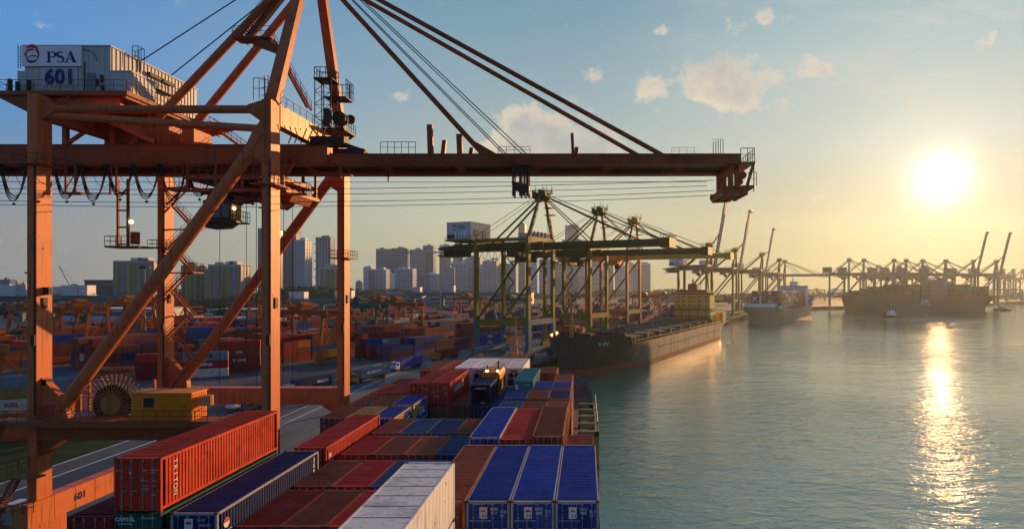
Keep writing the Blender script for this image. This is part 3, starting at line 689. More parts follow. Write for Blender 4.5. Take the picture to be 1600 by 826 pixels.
# side frames of the ship by the starboard edge
lf = empty('lashing_frame', (0.2, 61.2, 11.6), 0, 'olive green side frame with three dark openings beyond the starboard containers', 'lashing frame')
m = MB()
for k in range(5):
    y_ = k*3.6; m.box(.75,1.15,y_,y_+.5,0,6.2-.0*k)
    m.box(-1.0,-.8,y_,y_+.3,0,6.2); m.box(-1.0,1.15,y_,y_+.5,6.0-.15,6.4)
m.prism([(.2,6.2),(1.15,6.2),(1.15,4.6)], 14.4, 14.9, 'y')
m.box(.75,1.15,0,14.9,2.6,3.0); m.box(.75,1.15,0,14.9,5.9,6.35); m.build('post_row', material('frame_olive', (.22,.23,.09), fade=.4, rust=.3), lf)
m = MB()
for k in range(4): m.box(-1.0,.9,k*3.6+.5,k*3.6+3.5,-.2,.1); m.box(-1.02,-.98,k*3.6+.4,k*3.6+3.5,0,5.9)
m.build('platform', M_steel, lf)
m = MB(); m.rail([(1.0,0,6.4),(1.0,14.8,6.4)],1.0,1.8,.035); m.build('handrail', material('frame_olive', (.22,.23,.09)), lf)
# foremast on the bow
fm = empty('foremast', (-14.6, 128, 10.5), 0, 'orange foremast with crow\'s nest and lamps on the ship\'s bow beyond the reefers', 'mast')
m = MB(); m.tube((0,0,0),(0,0,6.2),1.15,10,r2=.95); m.tube((0,0,6.2),(0,0,11),.55,8,r2=.3); m.tube((0,0,11),(0,0,15.5),.14,6,r2=.05); m.box(-.9,.9,-.2,.2,9.3,9.6); m.box(-.6,.6,-.2,.2,10.6,10.8); m.build('mast_column', material('mast_orange', (.62,.26,.05), rust=.3), fm)
m = MB(); m.tube((0,0,6.1),(0,0,6.35),2.6,14); m.rail([(cos(a)*2.5, sin(a)*2.5, 6.3) for a in [2*pi*k/10 for k in range(11)]], 1.1, 1.6, .05)
for a_ in range(6): m.tube((cos(a_)*2.0, sin(a_)*2.0, 6.3), (cos(a_)*2.0, sin(a_)*2.0, 8.0), .16, 6)
m.build('crows_nest', material('mast_orange', (.62,.26,.05)), fm)
m = MB(); m.stair((1.9,-.5,.2),(.9,-.5,6.2),.6); m.build('ladder', M_rail, fm)
# winches and bollards on the bow deck
for k, (x_, y_) in enumerate(((-5.5,121),(-8.5,129),(-19,124),(-20,133))):
    t = empty('mooring_winch', (x_, y_, 11.3), .3*k, 'dark mooring winch on the bow deck, %s' % ('nearest the right rail','behind the nearest winch on the right','left of the orange mast','furthest left at the tip'.replace('tip','bow'))[k], 'winch', 'winches on the bow deck')
    m = MB(); m.tube((-1.1,0,.9),(1.1,0,.9),.75,12); m.box(-1.5,-1.1,-.8,.8,0,1.6); m.box(1.1,1.5,-.8,.8,0,1.6); m.build('drum', M_steel, t)
    m = MB(); m.box(-1.7,1.7,-1,1,-.8,0); m.build('bed', M_steel, t)

def parts(par, name, mat, fn): m = MB(); fn(m); return m.build(name, mat, par)

# ------------------------------------------------------------------ the big orange quay crane
# local frame: x to the water from the waterside legs, y along the quay, z over the quay
crane = empty('quay_crane', (-32.95, 73.6, QZ), 0, 'big orange quay crane with white machinery house numbered 601, nearest the camera', 'quay crane')
LX, LY = -24.2, 9.6
def leg_part(x, y, z0, z1, par, mat=M_orange, w=.97, dd=1.86):
    m = MB(); m.box(x-w/2, x+w/2, y-dd/2, y+dd/2, z0, z1)
    for z in [z0+5+i*6.2 for i in range(int((z1-z0-5)/6.2))]: m.box(x-w/2-.012, x+w/2+.012, y-dd/2-.012, y+dd/2+.012, z, z+.05)
    return m.build('leg', mat, par)
for x in (0, LX):
    for y in (-LY, LY):
        lg = leg_part(x, y, 6.4, 47.8 if x == 0 else 48.4, crane)
        # ring platform with rail around the leg
        for z in ((32.2 if x == 0 and y > 0 else 38.9 if x == 0 else 41.0 if y < 0 else 33.6),):
            m = MB(); a, b = 1.25, 1.75
            m.box(x-a, x+a, y-b, y+b, z, z+.14)
            m.rail([(x-a,y-b,z),(x+a,y-b,z),(x+a,y+b,z),(x-a,y+b,z),(x-a,y-b,z)], 1.1, 1.0, .035); m.build('leg_platform', M_rail, lg)
for x in (0, LX):
    for y in (-LY, LY):
        parts(crane, 'conduit', M_steel, lambda m: ([m.tube((x+.30+k*.12,y-1.0,15.2),(x+.30+k*.12,y-1.0,41.5),.04,5) for k in range(2)], [m.box(x+.22,x+.52,y-1.04,y-.93,z_,z_+.08) for z_ in range(16,42,2)], m.box(x+.1,x+.46,y-1.16,y-.93,22.4,23.5), m.box(x+.49,x+.62,y-.3,y+.25,26.2,27.3)))
# portal beams, sills, bogies, cross girders
for y in (-LY, LY):
    m = MB(); m.box(LX+.5, -.5, y-.8, y+.8, 12.6, 14.8); m.prism([(-.5,12.6),(-.5,10.9),(-3.0,12.6)], y-.6, y+.6, 'y'); m.prism([(LX+.5,12.6),(LX+.5,10.9),(LX+3.0,12.6)], y-.6, y+.6, 'y')
    m.build('portal_beam', M_boom if y < 0 else M_orange, crane)
    # horizontal top tubes and the big diagonal
    m = MB(); m.tube((LX+1.4,y,47.0),(-1.3,y,47.0),.42,14); m.prism([(LX+.48,48.0),(LX+.48,45.8),(LX+2.0,46.7),(LX+2.0,47.4)], y-.45, y+.45, 'y'); m.prism([(-.48,47.9),(-.48,45.4),(-2.2,46.6),(-2.2,47.4)], y-.45, y+.45, 'y'); m.build('top_tube', M_orange, crane)
    m = MB(); m.tube((LX+.6,y+.0,46.4),(-1.2,y,45.0),.38,14); m.build('top_tube', M_orange, crane)
    m = MB(); m.tube((-.9,y,44.3),(LX+1.5,y,14.6),.66,16); [m.tube((-.9+(LX+2.4)*q_-.02,y,44.3-29.7*q_+.02),(-.9+(LX+2.4)*q_+.10,y,44.3-29.7*q_-.13),.70,16) for q_ in (.2,.4,.6,.8)], m.prism([(-.48,46.2),(-.48,41.2),(-2.6,42.6),(-1.7,44.6)], y-.5, y+.5, 'y'); m.prism([(LX+.48,19.0),(LX+.48,14.8),(LX+3.2,14.8),(LX+3.0,16.4)], y-.4, y+.4, 'y'); m.build('diagonal_brace', M_orange, crane)
for x in (0, LX):
    m = MB(); m.box(x-.75, x+.75, -LY-2.2, LY+2.2, 4.0, 6.4)
    for k in range(9): m.box(x-.77, x+.77, -LY-1.8+k*2.7, -LY-1.72+k*2.7, 3.98, 6.42)
    sb = m.build('sill_beam', M_orange, crane)
    lettering('601', 1.1, M_navy, sb, (x+.78, -LY+4.2, 5.2), STARB, bold=.03)
    for y in (-LY, LY):
        m = MB()
        for q_ in (-2.0, 2.0): m.box(x-.5, x+.5, y+q_-1.5, y+q_+1.5, 1.5, 2.6)
        m.box(x-.6, x+.6, y-2.6, y+2.6, 2.6, 4.0)
        for k in range(8): m.tube((x-.18, y-3.15+k*.9, .42), (x+.18, y-3.15+k*.9, .42), .40, 12)
        m.build('bogie', M_orange, crane)
m = MB(); m.box(-.5,.55,-LY+.93,LY-.93,45.5,47.8)
for k in range(10): m.box(-.52,.565,-LY+1.4+k*1.75,-LY+1.46+k*1.75,45.48,47.82)
m.rail([(.4,-LY+1,47.8),(.4,LY-1,47.8)],1.1,1.5,.035); m.build('cross_girder', material('crane_orange_bright', (.66,.20,.045), rough=.45, fade=.25, rust=.25, streak=.3), crane)
m = MB(); m.box(LX-.5,LX+.5,-LY+.93,LY-.93,46.0,48.2); m.build('cross_girder', M_orange, crane)
# main girders (landside) and boom girders (waterside), two beams each, with floor slats between
for nm, x0, x1, zt in (('main_girder', -42, 3.4, 44.6), ('boom', 3.6, 50.7, 43.55)):
    m = MB()
    for y in (-3.1, 3.1):
        m.box(x0, x1, y-.6, y+.6, 42.55, zt)
        m.box(x0, x1, y-.85, y+.85, 42.44, 42.54); m.box(x0, x1, y-.72, y+.72, zt+.004, zt+.10)
        k = x0+1.2
        while k < x1-1: m.box(k, k+.07, y-.615, y+.615, 42.56, zt-.02); k += 3.05
    m.build(nm, M_boom, crane)
    m = MB(); k = x0+.5; i = 0
    while k < x1-.5:
        if i % 9 != 4: m.box(k, k+.97, -2.5, 2.5, 42.62+.3, 42.80+.3)
        k += 1.0; i += 1
    m.box(x0, x1, -4.6, -3.75, 42.75, 42.85) if False else None
    m.build('walkway_floor', M_steel, crane)
    m = MB(); m.rail([(x0,3.75,zt+.1),(x0+7,3.75,zt+.1)],1.0,1.8,.03); m.build('handrail', M_rail, crane)
AP = Vector((.15,0,66.8))
for y in (-1, 1):
    parts(crane, 'mast_post', M_orange, lambda m: m.bar((.0,y*LY*.97,47.8),(AP.x,y*1.6,AP.z),.95,1.25,w2=.85,h2=1.0, up=(1,0,0)))
    parts(crane, 'back_stay', M_orange, lambda m: m.tube((-19.5,y*3.1,44.6),(AP.x-.4,y*1.5,AP.z-.3),.46,14))
    parts(crane, 'fore_stay', M_boom, lambda m: m.tube((AP.x+.5,y*1.5,AP.z-.2),(41.8,y*3.1,43.6),.27,10))
    parts(crane, 'inner_stay', M_boom, lambda m: (m.tube((AP.x+.5,y*1.3,AP.z-.5),(20.3,y*2.3,44.7),.27,10), m.bar((20.0,y*2.3,45.0),(22.8,y*2.6,43.6),.6,.7,w2=.6,h2=.25)))
    for q_ in (0, .8): parts(crane, 'hoist_rope', M_rope, lambda m: m.tube((AP.x+1.0+q_,y*1.0,AP.z-.1),(24.0+q_*3,y*2.2,43.6),.06,5))
    parts(crane, 'back_rope', M_rope, lambda m: m.tube((AP.x-1.2,y*1.0,AP.z+.6),(-25.5,y*3.1,49.8),.07,5))
parts(crane, 'apex_head', M_orange, lambda m: (m.box(-1.0,1.3,-2.4,2.4,66.0,67.4), m.rail([(-1.6,-2.6,67.4),(1.8,-2.6,67.4),(1.8,2.6,67.4)],1.1,1.2,.04)))
# stair flights up the mast with their landing
parts(crane, 'mast_stair', M_rail, lambda m: (m.stair((2.2,-5.6,48.2),(-2.6,-4.4,56.3),1.1,across=(0,1,0)), m.box(-6.6,-2.3,-5.2,-3.4,56.3,56.5), m.rail([(-6.6,-5.2,56.5),(-2.3,-5.2,56.5)],1.1,1.2,.04),
      m.bar((-6.2,-3.3,56.5),(-1.1,-1.5,64.8),1.1,.55), m.stair((-5.9,-4.2,56.7),(-1.3,-2.4,64.6),1.1), m.bar((-4.4,-4.2,56.2),(-.4,-6.0,54.4),.7,1.0), m.rail([(-6.6,-3.4,56.5),(-6.6,-5.2,56.5)],1.1,1.2,.04)))
# machinery on the cross girder
wt = parts(crane, 'winch_tower', M_steel, lambda m: (m.rail([(-.6,2.0,54.3),(1.5,2.0,54.3),(1.5,4.2,54.3),(-.6,4.2,54.3),(-.6,2.0,54.3)],1.3,.8,.05), m.box(-.7,1.6,1.9,4.3,54.15,54.3), m.box(-.2,2.6,3.8,6.2,52.4,52.55), m.rail([(2.6,3.8,52.55),(2.6,6.2,52.55),(-.2,6.2,52.55)],2.2,.5,.045),
      [m.tube((x_,y_,47.8),(x_,y_,54.3),.07,5) for x_ in (-.6,.5,1.4) for y_ in (2.1,4.1)], [m.bar((-.6,2.1,48+k*1.55),(1.4,2.1,49.5+k*1.55),.06,.06) for k in range(4)], [m.bar((1.4,2.1,48+k*1.55),(-.6,2.1,49.5+k*1.55),.06,.06) for k in range(4)], [m.bar((-.6,2.1,48+k*1.5),(1.4,2.1,48+k*1.5),.06,.06) for k in range(5)],
      m.box(.2,3.0,2.2,6.0,47.9,48.15), m.bar((.4,2.4,47.9),(.5,5.6,46.4),.15,.3), m.bar((2.8,2.4,47.9),(.6,2.6,46.2),.15,.25), m.bar((2.8,5.6,47.9),(.6,5.4,46.2),.15,.25), m.box(.7,1.5,1.6,2.2,48.2,50.4), m.rail([(.3,2.3,48.15),(3.0,2.3,48.15),(3.0,6.0,48.15)],1.1,.7,.04)))
for y_ in (3.0,3.8): parts(wt, 'rope_wheel', M_steel, lambda m: m.tube((2.0,y_,49.6),(2.0,y_+.25,49.6),.85,16))
parts(wt, 'rope_wheel', M_steel, lambda m: m.tube((2.6,5.2,50.0),(2.6,5.5,50.0),.6,14))
parts(crane, 'caged_ladder', M_rail, lambda m: ([m.tube((x_,-LY-1.05,41),(x_,-LY-1.05,50.2),.04,4) for x_ in (-.15,.25)], [m.bar((-.15,-LY-1.05,41+k*.35),(.25,-LY-1.05,41+k*.35),.04,.04) for k in range(26)],
      [m.path([(cos(a_)*.42+.05,-LY-1.05-.42*abs(sin(a_))*1.2,z_) for a_ in [pi*k/6 for k in range(7)]],.03,4) for z_ in [44+k*.8 for k in range(8)]], m.rail([(-1.4,-LY-.8,47.8),(-.2,-LY-.8,47.8)],2.2,.5,.04)))
parts(crane, 'hinge_frame', M_steel, lambda m: (m.box(1.5,5.4,-3.9,-2.3,44.6,45.6), m.box(1.5,5.4,2.3,3.9,44.6,45.6), m.bar((3.0,-3.4,45.5),(7.6,-3.4,43.9),.4,.5), m.bar((1.4,3.4,47.0),(7.0,3.4,44.2),.4,.5), m.rail([(9.5,-3.7,43.7),(13.5,-3.7,43.7)],1.3,.8,.035), [m.bar((-.8+k*.7,-4.2,44.7),(-.1+k*.7,-4.2,46.4),.1,.1) for k in range(6)]))
# horn-like upright struts on the boom
for k, (x_, hgt) in enumerate(((15.0,3.6),(18.4,2.5),(31.5,2.6))):
    for y in (-2.7, 2.7): parts(crane, 'boom_strut', M_boom, lambda m: m.bar((x_,y,43.6),(x_-.12*(1 if y<0 else -3),y,43.6+hgt*(1 if y<0 else .85)),.62 if k<2 else .35,.5))
# rope guide frame hanging under the boom, lights, bits
parts(crane, 'hanging_frame', M_steel, lambda m: ([m.box(x_-.13,x_+.13,y_-.12,y_+.12,38.9,43.0) for x_ in (24.6,25.4,25.9,26.3) for y_ in (-3.0,-1.4)], m.prism([(24.4,40.6),(26.4,40.2),(26.4,39.4),(25.6,39.2),(24.5,40.0)],-3.2,-1.2,'y'), m.prism([(24.9,42.4),(27.6,42.0),(26.0,42.5)],-3.2,-2.6,'y'), [m.bar((24.6,-3.0,41+k*.5),(25.9,-3.0,41.5+k*.5),.07,.07) for k in range(3)]))
parts(crane, 'boom_lamp', M_steel, lambda m: [m.prism([(x_-.15,42.5),(x_+.15,42.5),(x_+.05,41.0),(x_-.05,41.0)],-.1,.1,'y') for x_ in (9.2,)])
parts(crane, 'handrail', M_rail, lambda m: (m.rail([(42.8,-3.7,43.65),(45.4,-3.7,43.65)],.7,.9,.02)))
parts(crane, 'handrail', M_rail, lambda m: m.rail([(23.0,-3.7,43.65),(26.6,-3.7,43.65)],.8,1.0,.03))
parts(crane, 'ladder_cage', M_rail, lambda m: ([m.path([(47.6+k*.28,-3.5+.5*sin(a_),44.0+1.4) for a_ in (0,1.5,3.1)],.03,4) for k in range(5)], [m.tube((47.6+k*.28,-3.5,43.7),(47.6+k*.28,-3.5,45.4-abs(k-3)*.12),.04,4) for k in range(5)]))
# boom end with its hanging platform and ladder
parts(crane, 'boom_end', M_boom, lambda m: (m.box(49.44,49.88,-3.6,-2.6,39.9,43.2), m.box(50.18,50.53,-3.6,-2.6,39.9,43.2), m.box(49.44,50.53,2.6,3.6,39.9,43.2), m.box(49.44,50.53,-3.6,3.6,42.0,42.4), m.box(48.90,52.26,-3.6,3.6,39.75,39.95), m.prism([(48.60,40.0),(48.60,39.4),(48.95,38.95),(51.02,39.05),(52.30,39.75),(52.40,40.1)],-3.4,-2.9,'y'), m.prism([(48.60,40.0),(48.60,39.4),(48.95,38.95),(51.02,39.05),(52.30,39.75),(52.40,40.1)],2.9,3.4,'y'), [m.box(x_,x_+.3,-3,3,39.1,39.5) for x_ in (48.75,49.64,50.53,51.42)], m.tube((51.22,-2.6,41.4),(51.22,-1.9,41.4),.45,12), m.tube((50.92,-2.6,40.6),(50.92,-1.6,40.6),.35,10), m.box(50.63,52.35,-3.6,3.6,42.6,42.75)))
parts(crane, 'end_ladder', M_rail, lambda m: (m.stair((51.42,-3.7,40.0),(52.21,-3.7,42.7),.5,rail=False), m.rail([(50.72,-3.6,42.8),(52.30,-3.6,42.8),(52.30,3.6,42.8)],1.5,.8,.045), m.rail([(51.61,-3.7,40.0),(52.50,-3.7,40.0)],1.5,.6,.045), m.rail([(48.65,-3.7,39.9),(49.34,-3.7,39.9)],1.5,.7,.045), m.tube((52.26,-3.5,39.3),(52.26,-3.5,42.7),.07,5)))
# long ropes strung under the boom
for k, (z0, z1, sag) in enumerate(((41.4,41.4,.05),(40.0,40.9,.55),(38.6,39.7,.75))):
    for yy in (-2.0, 2.0):
        pts = [(-41+(48+41)*t, yy, z0+(z1-z0)*t-sag*4*t*(1-t)) for t in [i/30 for i in range(31)]]
        parts(crane, 'trolley_rope', M_rope, lambda m: m.path(pts, .035, 4))
# machinery house
mh = parts(crane, 'machinery_house', M_house, lambda m: (
    m.box(-27.6,-18.35,-7.6,7.0,49.25,54.35), m.box(-18.35,-16.15,-7.6,-3.8,49.25,51.65), m.box(-28.6,-27.6,-7.4,-1,49.25,51.8),
    m.box(-27.75,-18.2,-7.75,7.15,54.35,54.47),
    [m.box(-18.35,-18.27,-7.4+k*.60,-7.25+k*.60,51.7,54.3) for k in range(24)], [m.box(-18.35,-18.27,-3.4+k*.60,-3.25+k*.60,49.3,51.6) for k in range(17)],
    [m.box(-16.15,-16.08,-7.4+k*.6,-7.25+k*.6,49.3,51.6) for k in range(6)], [m.box(-27.4+k*.60,-27.3+k*.6,-7.66,-7.6,49.3,54.3) for k in range(16)], m.box(-18.3,-16.05,-7.7,-3.7,51.62,51.75)))
parts(mh, 'sign_board', M_sign, lambda m: m.box(-27.7,-21.3,-7.86,-7.72,52.15,54.3))
parts(mh, 'number_screen', material('screen_grey', (.42,.45,.43), fade=.2), lambda m: (m.box(-25.3,-21.9,-7.72,-7.66,50.0,52.05)))
parts(mh, 'screen_frame', M_house, lambda m: [m.box(x_,x_+.08,-7.80,-7.72,50.0,52.05) for x_ in (-25.4,-24.25,-23.1,-21.9)])
parts(mh, 'door', material('door_grey', (.25,.27,.28), fade=.2), lambda m: (m.box(-20.8,-19.9,-7.70,-7.62,49.3,51.5)))
parts(mh, 'wall_fitting', M_steel, lambda m: ([m.path([(-21.1,-7.9,53.9),(-20.1,-7.9,53.7),(-19.6,-7.9,53.0),(-19.6,-7.9,52.6)],.04,4)], m.tube((-20.9,-7.9,49.3),(-20.9,-7.9,52.6),.07,5), [m.box(x_,x_+.16,-7.95,-7.7,z_,z_+.8) for x_,z_ in ((-19.7,50.0),(-19.2,50.4),(-19.1,49.3))],
      [m.box(x_,x_+.28,-8.2,-7.9,49.3,50.4+e_) for x_,e_ in ((-28.9,.3),(-28.1,0),(-26.9,.2))], m.tube((-27.85,-7.8,52.0),(-27.85,-7.8,54.4),.05,4), m.tube((-28.15,-7.8,52.0),(-28.15,-7.8,54.4),.05,4), [m.bar((-28.15,-7.8,52+k*.3),(-27.85,-7.8,52+k*.3),.04,.04) for k in range(8)]))
parts(mh, 'roof_ladder', M_steel, lambda m: (m.rail([(-18.2,-4.6,53.0),(-17.6,-4.6,53.0),(-17.6,-3.6,53.0),(-18.2,-3.6,53.0)],2.6,.5,.045), m.rail([(-18.2,-4.6,54.0),(-17.6,-4.6,54.0)],1.0,.3,.04), [m.box(-18.25,-17.9,-2.2+k*2.3,-.3+k*2.3,53.1,53.5) for k in range(2)], m.box(-18.25,-17.5,-7.4,1.6,51.75,51.85), m.rail([(-17.5,-3.6,51.8),(-17.5,2,51.8)],1.0,1.0,.035)))
# lettering of the house: red and blue swirl, company letters with serifs, number
yv = -7.88
def arc(cx, cz, rx, rz, a0, a1, n=14, tilt=0.0):
    out = []
    for i in range(n+1):
        a = R(a0+(a1-a0)*i/n); x, z = cos(a)*rx, sin(a)*rz; out.append((cx+x*cos(tilt)-z*sin(tilt), cz+x*sin(tilt)+z*cos(tilt)))
    return out
def taper(n, w0, w1, w2): return [w0+(w1-w0)*min(1,2*i/n) if i <= n/2 else w1+(w2-w1)*(2*i/n-1) for i in range(n+1)]
def house_sign(par, ox, oz, s, yv):
    T2 = lambda pts: [(ox+p[0]*s, oz+p[1]*s) for p in pts]; sc = lambda ws: [w*s for w in ws]
    parts(par, 'logo', M_signred, lambda m: (m.ribbon(T2(arc(.62,1.18,.50,.36,165,15,14,-.12)), sc(taper(14,.10,.34,.12)), yv), m.ribbon(T2(arc(.60,.62,.62,.62,170,75,14,.0)), sc(taper(14,.07,.16,.20)), yv-.004), m.ribbon(T2(arc(.86,.78,.34,.48,75,-50,14)), sc(taper(14,.26,.15,.05)), yv-.004)))
    parts(par, 'logo', M_navy, lambda m: (m.ribbon(T2(arc(.50,.85,.42,.46,120,235,12)), sc(taper(12,.05,.14,.05)), yv-.002), m.ribbon(T2(arc(.72,.52,.42,.17,185,-20,12,.05)), sc(taper(12,.05,.10,.06)), yv-.006), m.ribbon(T2(arc(.66,.42,.46,.26,150,345,14,.12)), sc(taper(14,.05,.22,.05)), yv-.008)))
    def ltr(m):
        B = lambda x0,x1,z0,z1: m.prism(T2([(x0,z0),(x1,z0),(x1,z1),(x0,z1)]), yv-.012, yv, 'y')
        # P
        B(2.02,2.22,.10,1.05); B(1.93,2.32,.10,.17); B(1.93,2.20,.98,1.05)
        m.ribbon(T2([(2.2,1.01),(2.42,1.01)]+arc(2.42,.79,.26,.22,90,-90,10)+[(2.2,.57)]), sc([.08,.09]+[.09,.10,.13,.16,.18,.19,.18,.16,.13,.10,.08]+[.07]), yv-.006)
        # S
        pts = arc(3.10,.83,.24,.185,20,180,8)+arc(3.14,.80,.28,.20,190,235,3)+arc(3.10,.37,.30,.24,75,-5,6)+arc(3.10,.31,.30,.19,-10,-165,8)
        m.ribbon(T2(pts), sc([.06,.09,.09,.08,.09,.12,.16,.18,.19]+[.20,.21,.21,.21]+[.21,.20,.19,.19,.18,.17,.16]+[.15,.13,.10,.08,.08,.09,.09,.08,.05]), yv-.006)
        # A
        m.prism(T2([(3.98,1.08),(4.08,1.08),(4.52,.10),(4.26,.10),(3.93,.85),(3.70,.10),(3.60,.10)]), yv-.012, yv, 'y')
        B(3.76,4.28,.36,.43); B(3.50,3.82,.10,.16); B(4.16,4.62,.10,.16)
    parts(par, 'lettering', M_navy, ltr)
house_sign(mh, -27.35, 52.42, 1.22, yv)
lettering('601', 2.2, material('number_blue', (.012,.03,.19), fade=.05), mh, (-23.65, -7.84, 50.95), FRONT, bold=.06)
hp = parts(crane, 'house_platform', M_rail, lambda m: (m.box(-29.8,-15.6,-8.9,8.4,48.75,49.2), [m.bar((x_,-8.7,48.7),(x_,8.2,48.7),.3,.5) for x_ in (-28.5,-22,-16)], m.prism([(-29.9,48.75),(-26.4,48.75),(-25.0,46.9),(-25.6,46.6)],-8.6,-7.9,'y'), m.prism([(-29.9,48.75),(-26.4,48.75),(-25.0,46.9)],-4,4,'y'),
      m.rail([(-29.8,8.3,49.2),(-29.8,-8.8,49.2),(-15.7,-8.8,49.2),(-15.7,8.3,49.2)],1.15,1.45,.04), m.rail([(-31.4,-7.5,49.2),(-29.8,-8.8,49.2)],1.1,1.0,.04)))
parts(crane, 'house_support', material('support_orange', (.55,.13,.03), rust=.5, fade=.5), lambda m: (
      [m.bar((x_,y_,44.7),(x_,y_,48.8),.5,.5) for x_ in (-27,-21.5,-17.2) for y_ in (-3.1,3.1)], [m.bar((-27,y_,44.8),(-21.5,y_,48.6),.35,.35) for y_ in (-3.1,3.1)], [m.bar((-17.2,y_,44.8),(-21.5,y_,48.6),.35,.35) for y_ in (-3.1,3.1)],
      m.bar((-24,-7.6,48.6),(-15,-1,45.2),.6,.8), m.bar((-22,-7.6,47.9),(-16.5,-3.5,45.0),.5,.5), m.box(-22.5,-19.5,-2.2,.8,45.2,47.6), m.tube((-19,-3,46.2),(-19,1.5,46.2),1.0,12), m.box(-18.6,-15.3,-2.8,2.0,44.8,47.2), m.tube((-16.9,-3.0,46.0),(-16.9,2.4,46.0),.7,12), m.box(-14.2,-12.8,-2.2,1.2,44.7,46.9),
      m.box(-24.2,-17,-8,-7.4,47.9,48.7), [m.rail([(-18,-3.6,44.7),(-12,-3.6,44.7)],1.1,.7,.04)], m.stair((-9.0,4.4,44.8),(-14.8,4.4,49.0),.8), m.prism([(-12,48.7),(-16,49.0),(-16,47.6)],3.2,5.4,'y')))
# festoon cable loops
for k in range(12):
    xa = -39.6+k*3.02; xb = xa+2.9
    if k >= 12: continue
    dep = 3.5+.25*((k*7)%3)
    for q_ in range(3):
        yy = -4.15+q_*.12; dd = dep*(1-.07*q_)
        pts = [(xa+(xb-xa)*t, yy, 42.2-dd*(1-abs(2*t-1)**2.4)) for t in [i/18 for i in range(19)]]
        parts(crane, 'festoon_cable', M_rope, lambda m: m.path(pts, .065, 5))
    pts = [(xa+(xb-xa)*t, -2.6, 42.2-dep*.55*(1-abs(2*t-1)**2.2)) for t in [i/14 for i in range(15)]]
    parts(crane, 'festoon_cable', M_rope, lambda m: m.path(pts, .03, 4))
    parts(crane, 'cable_carrier', M_steel, lambda m: (m.box(xa-.25,xa+.1,-4.4,-3.8,42.0,42.4), m.tube((xa+1.45,-4.1,42.2-dep-.35),(xa+1.45,-4.0,42.2-dep-.35),.16,8)))
# inspection cages under the girder
parts(crane, 'service_cage', M_rail, lambda m: ([m.box(x_-.1,x_+.1,-3.9,-3.7,39.0,42.6) for x_ in (-26.4,-25.3,-21.3,-20.6)], m.box(-26.5,-20.5,-4.2,-3.4,38.85,39.1) if False else m.box(-26.5,-24.4,-4.2,-3.4,38.95,39.2), m.bar((-26.4,-3.8,39.6),(-25.3,-3.8,41.4),.09,.09), m.bar((-25.3,-3.8,39.1),(-21.3,-3.8,39.1),.1,.1)))
parts(crane, 'service_cage', M_rail, lambda m: ([m.box(x_-.12,x_+.12,6.2,6.5,33.8,42.5) for x_ in (-28.2,-26.9)], [m.bar((-28.2,6.3,34+k*2.2),(-26.9,6.3,34+k*2.2),.15,.2) for k in range(4)], m.box(-29.4,-25.0,5.6,8.4,33.5,33.75), m.rail([(-29.4,5.6,33.7),(-25,5.6,33.7)],1.3,.7,.04), m.rail([(-29.4,8.4,33.7),(-29.4,5.6,33.7)],1.3,.9,.04), m.box(-26.5,-25.8,6.2,7.0,34.0,35.6)))
parts(crane, 'lamp', M_lampw, lambda m: m.tube((-26.4,6.1,36.9),(-26.4,6.4,36.9),.22,10))
# trolley, cab, ropes
tl = parts(crane, 'trolley', material('trolley_rust', (.30,.065,.02), rust=.6, fade=.5), lambda m: (m.box(-12.5,-1.6,-4.4,4.4,40.6,41.1), m.box(-11.5,-1.0,-4.4,4.4,39.2,39.6), [m.box(x_-.15,x_+.15,y_-.15,y_+.15,39.2,42.4) for x_ in (-12.2,-9,-6,-3,-1.4) for y_ in (-4.2,4.2)], m.rail([(-13.5,-4.4,41.1),(-1.2,-4.4,41.1)],1.1,.9,.05),
      m.box(-10.5,-8.2,-3,-1,41.1,42.3), m.box(-6.6,-4.4,-3,2,41.1,42.4), m.tube((-7.6,-3,40.2),(-7.6,3,40.2),.6,12), m.tube((-3.2,-3,40.2),(-3.2,3,40.2),.6,12), m.bar((-1.0,-3.8,43),(-3.6,-3.8,38.9),.5,.5), m.bar((-.1,-3.8,43),(-2.4,-3.8,39.5),.35,.35), m.prism([(-8,39.2),(-1,39.2),(-1.5,38.3),(-3.2,38.7),(-4.2,37.9),(-6,38.5)],-2.6,2.6,'y')))
parts(tl, 'service_platform', M_rail, lambda m: (m.box(-14.6,-12.4,-4.6,-2.6,39.4,39.6), m.rail([(-14.6,-4.6,39.6),(-12.4,-4.6,39.6)],1.2,.6,.045)))
parts(tl, 'service_platform', M_rail, lambda m: (m.rail([(-1.5,-4.9,39.0),(1.6,-4.9,39.0),(1.6,-3.8,39.0)],1.1,.7,.045), m.box(-1.5,1.6,-4.9,-4.0,38.8,39.0)))
parts(tl, 'bumper_arm', M_rail, lambda m: (m.bar((1.0,-2,41.6),(4.4,-2,41.6),.35,.4), m.bar((4.2,-2,42.6),(4.2,-2,41.2),.3,.3)))
cb = parts(tl, 'operator_cab', material('cab_dark', (.05,.05,.04), rough=.5, fade=.3), lambda m: (m.box(-10.5,-7.4,-4.2,-1.8,35.9,36.2), m.box(-10.5,-7.3,-4.2,-1.8,37.95,38.3), [m.box(x_-.06,x_+.06,-4.2,-4.08,36.2,38.0) for x_ in (-10.4,-9.9,-9.6,-8.5,-7.45)], m.box(-10.5,-10.4,-4.2,-1.8,36.2,38), m.box(-11.1,-6.6,-4.4,-1.6,35.75,35.9), m.box(-10.4,-7.5,-1.95,-1.85,36.2,38), m.prism([(-10.9,35.75),(-7.6,35.75),(-8.4,35.2),(-10.2,35.1)],-4,-2,'y'), m.prism([(-10.3,38.3),(-8.0,38.3),(-8.4,39.1),(-10,39.1)],-4,-2,'y'), m.box(-7.4,-5.9,-4.3,-1.7,38.15,38.25), m.rail([(-7.4,-4.4,35.9),(-6.6,-4.4,35.9),(-6.6,-1.6,35.9)],1.2,.5,.04), m.prism([(-9.4,38.9),(-7.2,39.4),(-7.2,39.1)],-4,-2,'y')))
